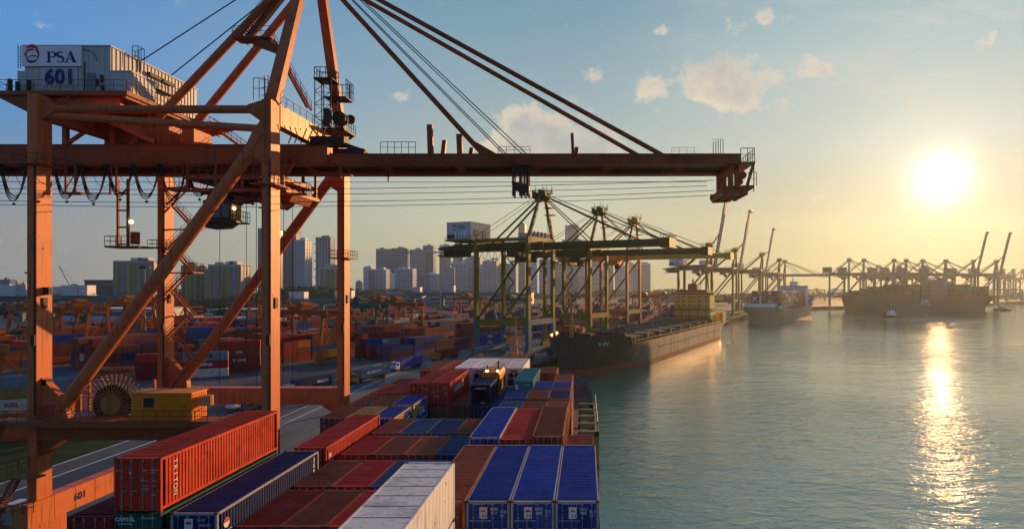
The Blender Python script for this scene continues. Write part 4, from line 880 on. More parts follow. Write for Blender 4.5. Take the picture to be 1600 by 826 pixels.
parts(cb, 'window', M_glass, lambda m: (m.box(-10.4,-7.5,-4.15,-4.12,36.3,37.9)))
parts(cb, 'window', material('cab_lit', (.62,.42,.12), fade=.1), lambda m: (m.box(-7.44,-7.38,-4.0,-2.0,36.2,37.95)))
parts(cb, 'lamp', M_lampw, lambda m: m.tube((-7.3,-3.6,37.4),(-7.2,-3.6,37.4),.18,8))
parts(tl, 'hoist_rope', M_rope, lambda m: [m.tube((x_,y_,39.2),(x_,y_,17.0),.035,4) for x_, y_ in ((-5.4,-2.4),(-3.1,-2.4),(-9.9,-2),(-9.0,2),(-4.6,2.4),(-3.4,2.2))])
parts(tl, 'rope_hook', M_steel, lambda m: (m.tube((-4.5,-2.8,39),(-4.5,-2.8,22),.08,5), m.box(-4.9,-4.1,-2.9,-2.7,37.5,37.62), m.bar((-2.2,-3,39),(-2.2,-3,37.6),.06,.06), m.bar((-2.9,-3,37.9),(-2.0,-3,37.4),.3,.25)))
# zigzag stair tower beside the far landside leg
zz = [(-24.2+3.6,42.0),(-24.2+.9,39.4),(-24.2+3.8,36.3),(-24.2+.9,33.4),(-24.2+3.6,30.4),(-24.2+.9,27.6),(-24.2+3.6,24.5),(-24.2+.9,21.7),(-24.2+3.9,18.3),(-24.2+1.2,14.9)]
def zig(m):
    for k, (a, b) in enumerate(zip(zz, zz[1:])):
        yo = LY-.2+(.55 if k % 2 else -.55)
        m.stair((a[0],yo,a[1]),(b[0],yo,b[1]),.9)
        if k % 2 == 0 and k > 0 or k == 0:
            m.box(a[0]-.2, a[0]+1.0, LY-1.3, LY+.9, a[1]-.15, a[1]); m.rail([(a[0],LY-1.3,a[1]),(a[0]+1.0,LY-1.3,a[1]),(a[0]+1.0,LY+.9,a[1])],1.2,.8,.04)
            m.bar((LX,LY,a[1]-.1),(a[0],LY,a[1]-.1),.16,.2)
parts(crane, 'stair_tower', material('stair_orange', (.45,.11,.03), rust=.4), zig)
# machinery room, cable reel and walkway on the near portal beam
eh = parts(crane, 'electric_room', M_yellow, lambda m: (m.box(LX+11.2,LX+17.3,-LY-2.2,-LY+.3,14.95,17.65), m.box(LX+11.1,LX+17.4,-LY-2.3,-LY+.4,17.65,17.75), [m.box(LX+11.4+k*.33,LX+11.5+k*.33,-LY-2.24,-LY-2.2,15.0,17.6) for k in range(18)], [m.box(LX+17.3,LX+17.34,-LY-2.1+k*.3,-LY-2.0+k*.3,15.0,17.6) for k in range(8)]))
parts(eh, 'window', M_glass, lambda m: m.box(LX+12.5,LX+13.5,-LY-2.28,-LY-2.22,16.3,17.2))
parts(eh, 'door', M_yellow, lambda m: m.box(LX+14.6,LX+16.6,-LY-2.30,-LY-2.22,15.2,16.7))
parts(eh, 'fan_hood', material('hood_tan', (.50,.25,.08), fade=.2), lambda m: (m.box(LX+17.3,LX+18.2,-LY-1.6,-LY-.5,16.3,17.2), m.tube((LX+18.2,-LY-1.05,16.3),(LX+18.2,-LY-1.05,17.3),.55,12)))
parts(crane, 'portal_walkway', M_rail, lambda m: (m.box(LX-2.6,-1.2,-LY-2.6,-LY-.8,14.75,14.92), m.rail([(LX-2.6,-LY-2.6,14.9),(-1.2,-LY-2.6,14.9)],1.1,1.3,.035), m.box(LX-2.4,-1.2,-LY-2.6,-LY-2.5,14.3,14.75)))
parts(crane, 'handrail', M_rail, lambda m: m.rail([(LX+18,-LY+.7,14.9),(-1.2,-LY+.7,14.9)],1.2,1.0,.035))
parts(crane, 'handrail', M_rail, lambda m: m.rail([(LX+18,LY-.8,14.85),(-1,LY-.8,14.85)],1.1,1.2,.035))
rc = (LX+6.6, -LY+1.5, 15.9)
def reel(m):
    n = 36
    for i in range(n):
        a = 2*pi*i/n; c_, s_ = cos(a), sin(a)
        for yo in (-.22, .22): m.bar((rc[0]+c_*1.0,rc[1]+yo,rc[2]+s_*1.0),(rc[0]+c_*3.15,rc[1]+yo*1.6,rc[2]+s_*3.15),.11,.07)
    m.path([(rc[0]+cos(2*pi*i/28)*3.0,rc[1]-.35,rc[2]+sin(2*pi*i/28)*3.0) for i in range(29)],.04,4)
    m.path([(rc[0]+cos(2*pi*i/28)*3.0,rc[1]+.35,rc[2]+sin(2*pi*i/28)*3.0) for i in range(29)],.04,4)
    m.tube((rc[0],rc[1]-.5,rc[2]),(rc[0],rc[1]+.5,rc[2]),1.05,18)
cr_ = parts(crane, 'cable_reel', material('reel_tan', (.40,.24,.07), fade=.3, rust=.3), reel)
parts(cr_, 'wound_cable', M_dark, lambda m: m.tube((rc[0],rc[1]-.2,rc[2]),(rc[0],rc[1]+.2,rc[2]),2.1,28))
parts(crane, 'reel_frame', M_rail, lambda m: (m.rail([(rc[0]-4,rc[1]-.9,14.9),(rc[0]+4.2,rc[1]-.9,14.9)],3.6,2.0,.06), m.bar((rc[0]-3.4,rc[1]+.9,14.9),(rc[0]-3.4,rc[1]+.9,18.4),.25,.25), m.bar((rc[0]+3.7,rc[1]+.9,14.9),(rc[0]+3.7,rc[1]+.9,18.4),.25,.25), m.box(rc[0]-4.8,rc[0]-3.9,rc[1]-.4,rc[1]+.6,15,17.2), m.box(rc[0]+3.1,rc[0]+3.5,rc[1]-.9,rc[1],15,17.4)))
parts(crane, 'cabinet', material('cabinet_red', (.45,.05,.03), fade=.3), lambda m: (m.box(LX+1.2,LX+2.8,-LY+.1,-LY+.9,15,17.2), m.box(LX+.9,LX+2.0,-LY-.7,-LY-.2,15,16.2)))
# access stairs left of the near landside leg
parts(crane, 'access_stair', M_rail, lambda m: (m.stair((LX-3.4,-LY-1.6,4.4),(LX-.9,-LY-1.6,9.0),1.0), m.box(LX-1.4,LX+1.5,-LY-2.2,-LY-.95,9.0,9.15), m.rail([(LX-3.6,-LY-2.2,9.1),(LX+.9,-LY-2.2,10.2)],1.1,1.2,.07), m.box(LX-4.2,LX-3.0,-LY-2.4,-LY-.8,4.2,4.4), m.rail([(LX-5.2,-LY-2.3,4.4),(LX+1.4,-LY-2.3,5.7)],1.1,1.2,.06), m.stair((LX-4.2,-LY-2.6,9.2),(LX-1.4,-LY-2.6,14.8),.9), m.bar((LX-4.5,-LY-1,4.2),(LX+.2,-LY-1,2.6),.4,.5), m.rail([(LX-4.6,-LY-2.4,4.3),(LX-4.6,-LY+1,4.3)],2.2,1.0,.07)))
parts(crane, 'work_lamp', M_steel, lambda m: m.box(LX+.5,LX+1.1,-LY-.2,-LY+.2,27.6,28.4))
parts(crane, 'work_lamp', M_steel, lambda m: m.box(LX+.5,LX+1.0,-LY-.4,-LY+.4,18.2,18.8))

# ------------------------------------------------------------------ simpler quay cranes further along
def far_crane(label, loc, rz, mats, k=1.0, boom_up=False, group=None, lower=None, boomlen=50, back=40, house=True, number=None, hd=1.0, thick=1.0, housemat=None, boomang=80):
    legm, boomm = mats; lower = lower or legm; T = thick
    c = empty('quay_crane', loc, rz, label, 'quay crane', group)
    for x in (0, -24):
        for y in (-10, 10):
            parts(c, 'leg', legm, lambda m: m.box(x-.6*T,x+.6*T,y-.95*T,y+.95*T,15.5,47.5*k))
            parts(c, 'leg_foot', lower, lambda m: (m.box(x-.75*T,x+.75*T,y-1.1*T,y+1.1*T,2.2,15.5), m.box(x-.8,x+.8,y-3.6,y+3.6,.3,2.2)))
        parts(c, 'sill_beam', lower, lambda m: (m.box(x-.7*T,x+.7*T,-10,10,13.4,15.6), m.box(x-.8*T,x+.8*T,-12,12,2.2,4.0)))
        parts(c, 'cross_girder', legm, lambda m: (m.box(x-.6,x+.6,-10,10,45.4*k,47.8*k), [m.bar((x,-6+q_*3,47.8*k),(x+.5,-6+q_*3,50*k),.5,.5) for q_ in range(4)] if x == 0 else None))
    for y in (-10, 10):
        parts(c, 'portal_beam', legm, lambda m: m.box(-24,0,y-.6*T,y+.6*T,13.0,15.2))
        parts(c, 'top_beam', legm, lambda m: m.box(-24,0,y-.5*T,y+.5*T,46.0*k,47.4*k))
        parts(c, 'diagonal_brace', legm, lambda m: m.tube((-.8,y,43*k),(-23.5,y,15.0),.48*T,8))
    parts(c, 'main_girder', boomm, lambda m: ([m.box(-back,3,y-.7,y+.7,43.0*k,46.0*k) for y in (-3.2,3.2)], [m.box(-back+i*4,-back+i*4+.5,-3,3,43.4*k,44.0*k) for i in range(int((back+3)/4))], m.prism([(-back-8,44.0*k),(-back+4,42.8*k),(-back+4,46.1*k),(-back-8,44.7*k)],-4,4,'y'), m.box(-back-7,-back+4,-4.6,4.6,41.0*k,41.3*k), [m.box(-back-5+i*1.6,-back-4.6+i*1.6,-4,4,41.2*k,44.6*k) for i in range(6)]))
    ap = Vector((.8,0,65.3*k))
    for y in (-1, 1):
        parts(c, 'mast_post', legm, lambda m: m.bar((0,y*9.7,47.6*k),(ap.x,y*1.6,ap.z),1.0*T,1.3*T,w2=.8*T,h2=1.0*T,up=(1,0,0)))
        parts(c, 'back_stay', legm, lambda m: m.tube((ap.x,y*1.4,ap.z-1),(-21.0,y*3.2,46*k),.42*T,8))
        parts(c, 'back_rope', M_rope, lambda m: m.tube((ap.x-1,y*1.2,ap.z),(-back+8,y*2.5,48*k),.10*T,4))
    parts(c, 'apex_head', boomm, lambda m: (m.box(-1.6,2.6,-2.6,2.6,ap.z-2.6,ap.z), m.box(-2.2,3.4,-3.4,3.4,ap.z-.1,ap.z+.1), m.rail([(-2.2,-3.4,ap.z),(3.4,-3.4,ap.z),(3.4,3.4,ap.z),(-2.2,3.4,ap.z)],1.3,1.4,.09*T), m.tube((.8,0,ap.z),(.8,0,ap.z+4),.10,4), m.box(-.8,.8,-.8,.8,ap.z,ap.z+1.6), m.tube((3.2,2,ap.z),(4.2,2,ap.z+2.6),.10,4), [m.tube((q_,(-1)**i*2.6,ap.z),(q_,(-1)**i*2.6,ap.z+2.2+i%3),.09,4) for i, q_ in enumerate((-2,-1,1.2,2.4,3.3))], m.box(-2.4,-1.4,-3,-1,ap.z-2,ap.z+.9), m.box(2.2,3.6,-3.2,-1.8,ap.z-1.4,ap.z+.6), m.box(2.6,4.4,-1,1,ap.z-2.2,ap.z-1.5)))
    parts(c, 'mast_ladder', M_steel, lambda m: (m.stair((.6,6.0,49*k),(.8,3.4,ap.z-5),1.0,across=(1,0,0),step=1.2), m.box(-1,3.4,4.4,6.6,(49*k+ap.z)/2,(49*k+ap.z)/2+.3), m.box(-.5,2.6,3,6,ap.z-5.4,ap.z-5.1)))
    if boom_up:
        a = R(boomang); d = Vector((cos(a),0,sin(a))); q = Vector((4.5,0,45*k)); n = Vector((-sin(a),0,cos(a)))
        def bup(m):
            for y in (-2.6, 2.6): m.bar(q+Vector((0,y,0)), q+d*boomlen+Vector((0,y,0)), .9*T, 1.9*T, up=(0,1,0))
            for i in range(int(boomlen/4)): p = q+d*(i*4+2); m.bar(p+Vector((0,-2.6,0)), p+Vector((0,2.6,0)), .5, .6)
            p = q+d*boomlen; m.box(p.x-1.2,p.x+1.8,-3.2,3.2,p.z-2.0,p.z-.2); m.bar(p, p+Vector((2.4,0,-2.2)), 1.2, 1.0)
        parts(c, 'boom', boomm, bup)
        parts(c, 'fore_stay', boomm, lambda m: [(m.tube((ap.x+1,y,ap.z-1),q+d*(boomlen*.46)+Vector((-.6,y,0)),.22*T,6), m.tube(q+d*(boomlen*.46)+Vector((-.6,y,0)),q+d*(boomlen*.8)+Vector((-1.2,y,0)),.2*T,5)) for y in (-1.6,1.6)])
    else:
        parts(c, 'boom', boomm, lambda m: ([m.box(3.2,3+boomlen,y-.7,y+.7,43.2*k,45.6*k) for y in (-3.2,3.2)], [m.box(4+i*4,4.5+i*4,-3,3,43.6*k,44.1*k) for i in range(int(boomlen/4))], m.box(1+boomlen,4.4+boomlen,-4,4,42.4*k,46.0*k), m.rail([(1+boomlen,-4,46*k),(4.4+boomlen,-4,46*k),(4.4+boomlen,4,46*k)],1.3,1.2,.09)))
        for y in (-1, 1):
            parts(c, 'fore_stay', boomm, lambda m: m.tube((ap.x+1,y*1.4,ap.z-1),(boomlen*.83,y*3.2,45.6*k),.24*T,6))
            parts(c, 'inner_stay', boomm, lambda m: m.tube((ap.x+1,y*1.2,ap.z-1.6),(boomlen*.44,y*3.0,45.6*k),.22*T,6))
            parts(c, 'hoist_rope', M_rope, lambda m: m.tube((ap.x+1,y*.8,ap.z-.2),(boomlen*.98,y*2.0,45.8*k),.09*T,4))
    parts(c, 'walkway', boomm, lambda m: (m.box(-14,-7,-4.8,4.8,40.4*k,41.0*k), m.box(-13.5,-8,-4,4,41*k,43*k), m.rail([(-14,-4.8,41*k),(-7,-4.8,41*k)],1.1,1.2,.09)))
    parts(c, 'operator_cab', M_steel, lambda m: (m.box(-9.5,-6.8,-4.4,-1.8,38.0*k,40.4*k)))
    if hd >= 1:
        parts(c, 'festoon_cable', M_rope, lambda m: [m.path([(-back+2+i*3.2+2.9*t,-4.3,43.0*k-3.4*(1-abs(2*t-1)**2.2)) for t in [j/8 for j in range(9)]],.10,4) for i in range(int((back-8)/3.2))])
        parts(c, 'cable_reel', material('reel_grey', (.16,.11,.11), fade=.3), lambda m: m.tube((-18,-9.0,15.6),(-18,-8.5,15.6),2.9,20))
        parts(c, 'stair_tower', M_steel, lambda m: [m.stair((-24+(2.2 if i%2 else 5.4),9.6,16+i*3.5),(-24+(5.4 if i%2 else 2.2),9.6,19.5+i*3.5),1.0,rail=False,step=.7) for i in range(8)])
    if house:
        h = parts(c, 'machinery_house', housemat or M_house, lambda m: (m.box(-back-1,-back+11,-7,7.5,47.8*k,54.8*k), m.box(-back-1.2,-back+11.2,-7.2,7.7,54.8*k,55.0*k), [m.box(-back+11,-back+11.1,-6.6+i*1.2,-6.3+i*1.2,48*k,54.6*k) for i in range(12)]))
        parts(c, 'house_platform', legm, lambda m: (m.box(-back-1,-back+13,-8.4,8.6,47.1*k,47.7*k), m.rail([(-back-1,-8.4,47.7*k),(-back+13,-8.4,47.7*k)],1.2,1.6,.08), [m.box(-back+3+i*5,-back+3.6+i*5,y-.3,y+.3,46*k,47.2*k) for i in range(2) for y in (-3.2,3.2)]))
        if number:
            parts(h, 'vent_panel', M_steel, lambda m: (m.box(-back-.6,-back+3.0,-7.16,-7.02,48.2*k,49.9*k), m.box(-back+11.0,-back+11.2,-4.6,-1.6,49*k,51.8*k), m.box(-back+11.0,-back+11.2,1.4,4.0,49*k,52*k)))
            lettering('PSA', 2.1, M_navy, h, (-back+6.6,-7.1,52.6*k), FRONT, bold=.02)
            parts(h, 'logo', M_signred, lambda m: (m.ribbon(arc(-back+3.0,52.8*k,.9,.9,200,-30), taper(14,.1,.5,.1), -7.1)))
            parts(h, 'logo', M_navy, lambda m: (m.ribbon(arc(-back+3.0,52.6*k,.9,.8,-30,-160), taper(14,.1,.4,.1), -7.11)))
            parts(h, 'sign_board', M_sign, lambda m: m.box(-back+3.2,-back+8.6,-7.08,-7.02,48.4*k,50.9*k))
            lettering(number, 2.7, material('number_blue', (.012,.03,.19)), h, (-back+5.9,-7.12,49.6*k), FRONT, bold=.04)
    return c
BASE = Vector((-17.8,244,QZ)); ang = math.atan2(-.4226, .9063)      # boom direction at right angles to the second quay
def along(s): return BASE+UD*(s)
C511 = along(0)
gB = 'olive cranes over the black hulled ship'
far_crane('nearest olive green crane at the black ship, white house numbered 511', along(0), ang, (M_olive, M_greenb), group=gB, lower=M_tealc, number='511')
far_crane('second olive crane at the black ship, between the 511 crane and the orange legged one', along(57), ang, (M_olive, M_greenb), group=gB, lower=M_olive)
far_crane('third crane at the black ship, yellow boom tip and orange red legs', along(105), ang, (M_redc, M_yelc), group=gB, lower=M_olive)
g3 = 'cranes with raised booms by the loaded ship'
a3 = math.atan2(-.40, .916)
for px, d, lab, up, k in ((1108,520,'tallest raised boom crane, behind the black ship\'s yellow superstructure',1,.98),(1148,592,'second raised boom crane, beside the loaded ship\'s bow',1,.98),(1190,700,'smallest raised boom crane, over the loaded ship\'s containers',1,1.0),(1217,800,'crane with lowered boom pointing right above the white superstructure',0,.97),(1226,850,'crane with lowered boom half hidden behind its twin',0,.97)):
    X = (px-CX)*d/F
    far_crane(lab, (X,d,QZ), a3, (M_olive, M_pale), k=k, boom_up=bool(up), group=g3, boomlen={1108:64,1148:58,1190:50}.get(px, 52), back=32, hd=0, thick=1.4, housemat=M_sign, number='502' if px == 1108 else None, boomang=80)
g4 = 'cranes on the far terminal across the basin'
a4 = R(-22)
for i, (px, up, lab) in enumerate(((1326,0,'leftmost crane of the far terminal'),(1349,0,'second crane from the left on the far terminal'),(1396,0,'third lowered crane of the far terminal'),(1415,0,'fourth lowered crane of the far terminal'),(1441,0,'fifth lowered crane, above the white letters on the hull'),(1477,0,'lowered crane nearest the raised booms on the far terminal'),(1520,1,'left one of two tall raised boom cranes on the far terminal'),(1556,1,'right one of two tall raised boom cranes on the far terminal'))):
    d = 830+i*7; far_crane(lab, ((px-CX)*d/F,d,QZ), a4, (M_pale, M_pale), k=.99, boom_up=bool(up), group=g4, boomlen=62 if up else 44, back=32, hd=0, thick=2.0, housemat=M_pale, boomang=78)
for i, px in enumerate((1567,1583,1598)):
    d = 1330; far_crane('small distant crane with short raised boom at the right edge, %s of three' % ('left','middle','right')[i], ((px-CX)*d/F,d,QZ), R(-8), (M_pale, M_pale), k=.99, boom_up=True, group='small cranes at the right edge', boomlen=20, back=30, hd=0, thick=1.6, housemat=M_pale, boomang=100)
for i, (px, d) in enumerate(((1372,980),(1404,990),(1446,985))):
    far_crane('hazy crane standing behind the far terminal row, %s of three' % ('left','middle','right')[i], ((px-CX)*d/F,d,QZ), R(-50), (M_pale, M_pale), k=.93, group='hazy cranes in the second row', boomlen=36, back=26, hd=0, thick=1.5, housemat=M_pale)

# ------------------------------------------------------------------ other ships
M_hullblk = material('hull_black_worn', (.030,.028,.024), rough=.5, fade=.25, rust=.12, streak=.25, scale=.25)
M_hullgrey = material('hull_side_worn', (.20,.15,.09), rough=.5, fade=.4, rust=.5, streak=.6, scale=.3, rustcol=(.20,.07,.02))
M_deckg = material('deck_dark_green', (.05,.055,.045), rough=.7, fade=.3, rust=.3)
M_super = material('superstructure_cream', (.66,.46,.08), rough=.55, fade=.25, streak=.3, scale=.3)
sh = empty('cargo_ship', (-8.5,214,0), YAW_U, 'long black cargo ship with empty deck and cream yellow superstructure at the stern', 'ship')
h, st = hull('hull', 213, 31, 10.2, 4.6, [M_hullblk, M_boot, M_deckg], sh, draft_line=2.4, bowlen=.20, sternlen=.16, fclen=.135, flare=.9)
# shell plating: rust streaks, and sunlit gold painted into the colour from amidships aft
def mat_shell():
    m = bpy.data.materials.new('hull_shell_lit_rusty'); m.use_nodes = True; T = NT(m.node_tree)
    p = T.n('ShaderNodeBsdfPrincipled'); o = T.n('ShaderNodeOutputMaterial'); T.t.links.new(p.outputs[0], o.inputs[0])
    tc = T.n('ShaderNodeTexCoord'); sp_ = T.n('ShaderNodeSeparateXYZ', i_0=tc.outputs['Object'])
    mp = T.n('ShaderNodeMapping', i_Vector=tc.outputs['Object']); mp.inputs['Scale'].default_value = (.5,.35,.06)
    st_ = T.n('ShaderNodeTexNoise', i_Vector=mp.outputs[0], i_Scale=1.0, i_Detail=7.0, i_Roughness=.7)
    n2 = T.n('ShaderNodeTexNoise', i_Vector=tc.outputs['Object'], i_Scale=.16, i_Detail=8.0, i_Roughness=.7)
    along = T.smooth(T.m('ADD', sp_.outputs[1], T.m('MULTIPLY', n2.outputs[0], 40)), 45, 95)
    lit_paintc = T.mix(along, (.022,.021,.018), (.33,.27,.16))
    c = T.mix(T.m('MULTIPLY', T.smooth(st_.outputs[0], .48, .62), T.m('ADD', .15, T.m('MULTIPLY', along, .7))), lit_paintc, (.17,.060,.020))
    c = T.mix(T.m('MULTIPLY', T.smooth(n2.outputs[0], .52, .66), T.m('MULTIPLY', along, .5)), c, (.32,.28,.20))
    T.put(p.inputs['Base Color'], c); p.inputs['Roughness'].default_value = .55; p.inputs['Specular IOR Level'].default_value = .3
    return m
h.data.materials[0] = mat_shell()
parts(sh, 'rubbing_strake', M_hullgrey, lambda m: [m.box(s*15.5-.15, s*15.5+.15, 62, 178, 6.4, 6.8) for s in (-1, 1)])
def hatches(m):
    for i in range(8):
        y = 36+i*16.2
        m.box(-12.6,12.6,y,y+14.2,9.2,11.0)
        for x in (-8.4,0,8.4):
            hh_ = 12.0+((i*3+int(x))%3)*.28; m.box(x-3.9,x+3.9,y+.4,y+13.8,11.0,hh_)
            for k in range(4): m.box(x-3.7,x-3.3,y+1+k*3.4,y+1.5+k*3.4,hh_,hh_+.35); m.box(x+3.3,x+3.7,y+1+k*3.4,y+1.5+k*3.4,hh_,hh_+.35)
        m.box(-14.2,14.2,y+14.5,y+15.6,9.2,13.0)
        for x in range(-13,14,3): m.box(x-.12,x+.12,y+14.7,y+14.95,13.0,14.6)
        for x in (-13.6,-12.9,12.9,13.6):
            for k in range(4): m.box(x-.25,x+.25,y+1+k*4,y+1.6+k*4,9.4,12.4)
parts(sh, 'hatch_cover', material('hatch_brown', (.055,.045,.035), fade=.6, rust=.4, rough=.45, spec=.5, scale=.3), hatches)
parts(sh, 'handrail', M_steel, lambda m: ([m.rail([(s*15.0,30,9.3),(s*15.2,184,9.3)],1.9,2.6,.10) for s in (-1,1)], [m.box(14.2,14.8,34+k*4.1,35.2+k*4.1,9.2,11.0) for k in range(36)]))
parts(sh, 'foredeck_gear', M_steel, lambda m: ([m.tube((x,y,13.6),(x,y,15.6),.5,8) for x in (-7,-3,3,7) for y in (8,14,20)], m.box(-5,-1,14,20,13.7,15.6), m.box(2,6,10,16,13.7,15.4), m.rail([(-11,24,13.7),(-2,2,14),(2,2,14),(11,24,13.7)],1.3,2,.08), m.box(-13,13,27.6,28.4,9.2,14.9), m.box(8.5,10.5,31,33,9.2,13.4), [m.path([(x,24+k*2.5,13.8),(x,24+k*2.5,16),(x+1.2,25+k*2.5,16),(x+1.2,25+k*2.5,13.8)],.14,5) for x in (9,11) for k in range(3)]))
fmst = parts(sh, 'foremast', material('mast_yellow_red', (.50,.32,.08), rust=.2), lambda m: (m.tube((-1.5,11,13.7),(-1.5,11,24.5),.8,8,r2=.5), m.tube((-1.5,11,24.5),(-1.5,11,29),.2,5), m.box(-3.2,.2,10.6,11.4,22.4,22.9), [m.bar((-2.4,11,14+k*1.4),(-.6,11,14+k*1.4),.3,.15) for k in range(7)], m.tube((1.6,12,13.7),(1.6,12,25),.14,5)))
parts(sh, 'deck_store', material('store_red', (.42,.06,.02), fade=.3), lambda m: (m.box(-7.5,-2.0,15,19,13.7,17.6), m.box(-1.6,1.0,15,18,13.7,17.0)))
su = parts(sh, 'superstructure', M_super, lambda m: (m.box(-11.4,11.4,172,186,9.2,18.5), m.box(-10.9,10.9,172.5,185,18.5,27.2), m.box(-13.8,13.8,172,178,27.2,28.6), m.box(-11.4,11.4,171.4,178,28.6,28.9)))
parts(su, 'window', M_glass, lambda m: [m.box(x-.32,x+.32,172.4-(0),172.52-.06,z,z+.75) for z in (25.6,23.0,20.4) for x in (-9.2,-8.0,-5.4,-4.4,-2.2,-1.2,0,1.8,4.2,5.2,8.4,9.6)])
parts(su, 'window', M_glass, lambda m: ([m.box(11.36,11.44,173+k*2.2,173.8+k*2.2,z,z+.8) for z in (11,14,17) for k in range(6)], m.box(-13.4,13.4,171.9,171.99,27.7,28.3)))
parts(su, 'balcony_rail', M_steel, lambda m: (m.box(-12.2,12.2,170.4,172,18.4,18.6), m.rail([(-12.2,170.4,18.6),(12.2,170.4,18.6),(12.2,186,18.6)],1.2,2.0,.09), [m.bar((x,171,9.3),(x,171,18.4),.25,.25) for x in (-11,-6,-1,4,9)], m.rail([(-13.5,171,13.6),(12,171,13.6)],1.2,2.0,.09), m.box(-13.5,12,170.6,172,13.4,13.6)))
parts(su, 'funnel', material('funnel_redbrown', (.32,.10,.04), rust=.2), lambda m: (m.box(-9,9,173,184,28.9,30.3), m.box(-4,1.6,178,184,30.3,34.0), m.tube((-1.5,180,34),(-1.2,180,37),.5,8), m.bar((-1.2,177,33),(2.6,177,37.5),.25,.25), m.tube((4.5,176,30.3),(4.5,176,37),.16,5), m.box(3.2,5.8,175.8,176.2,34,34.3)))
parts(sh, 'stern_house', M_super, lambda m: (m.box(8.5,14.6,192,200,9.2,16.2), m.box(-14,8.5,190,206,9.2,12.2), m.tube((12,206,9),(13.5,211,14),.5,6)))
parts(sh, 'draft_marks', M_white, lambda m: [m.ribbon([(0,0),(0,0)],.1,0)] if False else m.box(-.02,.02,-2.62,-2.58,3,3.02))
lettering('HUA AN', 1.9, M_white, sh, (9.2, 13.0, 11.4), (pi/2+.45, 0, R(58)), bold=.02)
parts(sh, 'anchor', M_steel, lambda m: (m.box(5.6,6.6,5.2,5.8,8.6,10.6), m.prism([(5.0,8.6),(7.2,8.6),(6.1,7.6)],4.8,5.4,'y')))
# loaded ship further on
M_hullgold = material('hull_tan_grey', (.26,.20,.12), rough=.5, fade=.35, rust=.3, streak=.4, scale=.3)
s3 = empty('container_ship', (141,512,0), math.atan2(-U2.x, U2.y), 'loaded container ship with white superstructure berthed beyond the black ship', 'ship')
hull('hull', 232, 31, 12.0, 3.0, [M_hullgold, M_hullgold, M_deckg], s3, bowlen=.17, fclen=.08)
sp = parts(s3, 'superstructure', M_sign, lambda m: (m.box(-14.5,14.5,176,188,11,31), m.box(-15.8,15.8,176,181,31,33.2), m.box(-4,4,184,190,31,38), m.tube((0,179,33),(0,179,42),.6,6), m.box(-2.4,2.4,178.7,179.3,37.5,38)))
parts(sp, 'window', M_glass, lambda m: (m.box(-15.5,15.5,175.9,175.98,31.8,32.7), [m.box(x-.5,x+.5,175.9,175.97,z,z+.9) for z in (14,17,20,23,26,29) for x in range(-12,13,4)]))
parts(s3, 'breakwater', M_sign, lambda m: (m.box(-13,13,19,19.8,12,17.4), m.tube((2.5,12,14),(2.5,12,24),.5,6)))
r3 = random.Random(11); ck = list(CCOL)
n3 = 0
for b in range(11):
    y0 = 24+b*13.4; hh = (5,6,6,6,6,6,6,6,6,6,5)[b]
    if b in (1, 2): hh = 5
    for c in range(11):
        if b < 2 and (c in (0, 10)): continue
        for q_ in range(0, hh):
            top = q_ == hh-1; outer = c == 10 or b == 0 or (b in (2, 3) and q_ >= 4)
            if not (outer or top): continue
            if n3 >= 120: continue
            n3 += 1
            cl = r3.choice(['rust brown','red','orange red','blue','grey','brown','slate blue','white','dark red','green','ochre'])
            o = None
S3 = []   # filled once the simple container mesh exists (below)
# big ship at the far terminal
M_hullapl = material('hull_far_dark', (.030,.040,.055), rough=.6, fade=.2, rust=.1, scale=.2)
s4 = empty('container_ship', ((1320-CX)*776/F, 772, 0), -math.atan2(.97, .25), 'huge dark container ship with white letters on its hull at the far terminal', 'ship')
hull('hull', 214, 34, 19.0, 2.5, [M_hullapl, M_hullapl, M_deckg], s4, bowlen=.10, fclen=.07, sternlen=.08)
lettering('APL', 8.6, M_white, s4, (17.45, 104, 11.5), (pi/2, 0, pi/2), bold=.12)
parts(s4, 'superstructure', M_pale, lambda m: (m.box(-16,16,132,146,18,39), m.box(-17.5,17.5,132,137,39,41.5), m.tube((0,140,41),(0,140,50),.8,6)))
s5 = empty('tug_boat', (*(W(1378,491,640)).to_2d(), 0), R(-80), 'small dark tug boat with white wheelhouse crossing the basin', 'boat')
hull('hull', 26, 8, 2.2, 1.4, [M_hullblk, M_boot, M_deck], s5, sheer=1, draft_line=.5)
parts(s5, 'wheelhouse', M_sign, lambda m: (m.box(-2.6,2.6,7,15,1.2,4.4), m.box(-2,2,8,12.5,4.4,6.8), m.box(-2.2,2.2,7.8,12.7,6.8,7.0), m.tube((0,11,7),(0,11,14.5),.16,5), m.box(-1.2,1.2,10.9,11.1,11.4,11.6), m.tube((0,14.2,4.4),(0,14.2,7.0),.6,8)))
s6 = empty('tug_boat', (*(W(1554,479,800)).to_2d(), 0), R(-80), 'tiny dark boat at the stern of the huge far ship', 'boat')
hull('hull', 24, 8, 2.2, 1.4, [M_hullblk, M_boot, M_deck], s6, sheer=1, draft_line=.5); parts(s6, 'wheelhouse', M_pale, lambda m: (m.box(-2.4,2.4,8,15,1.2,5.4),))

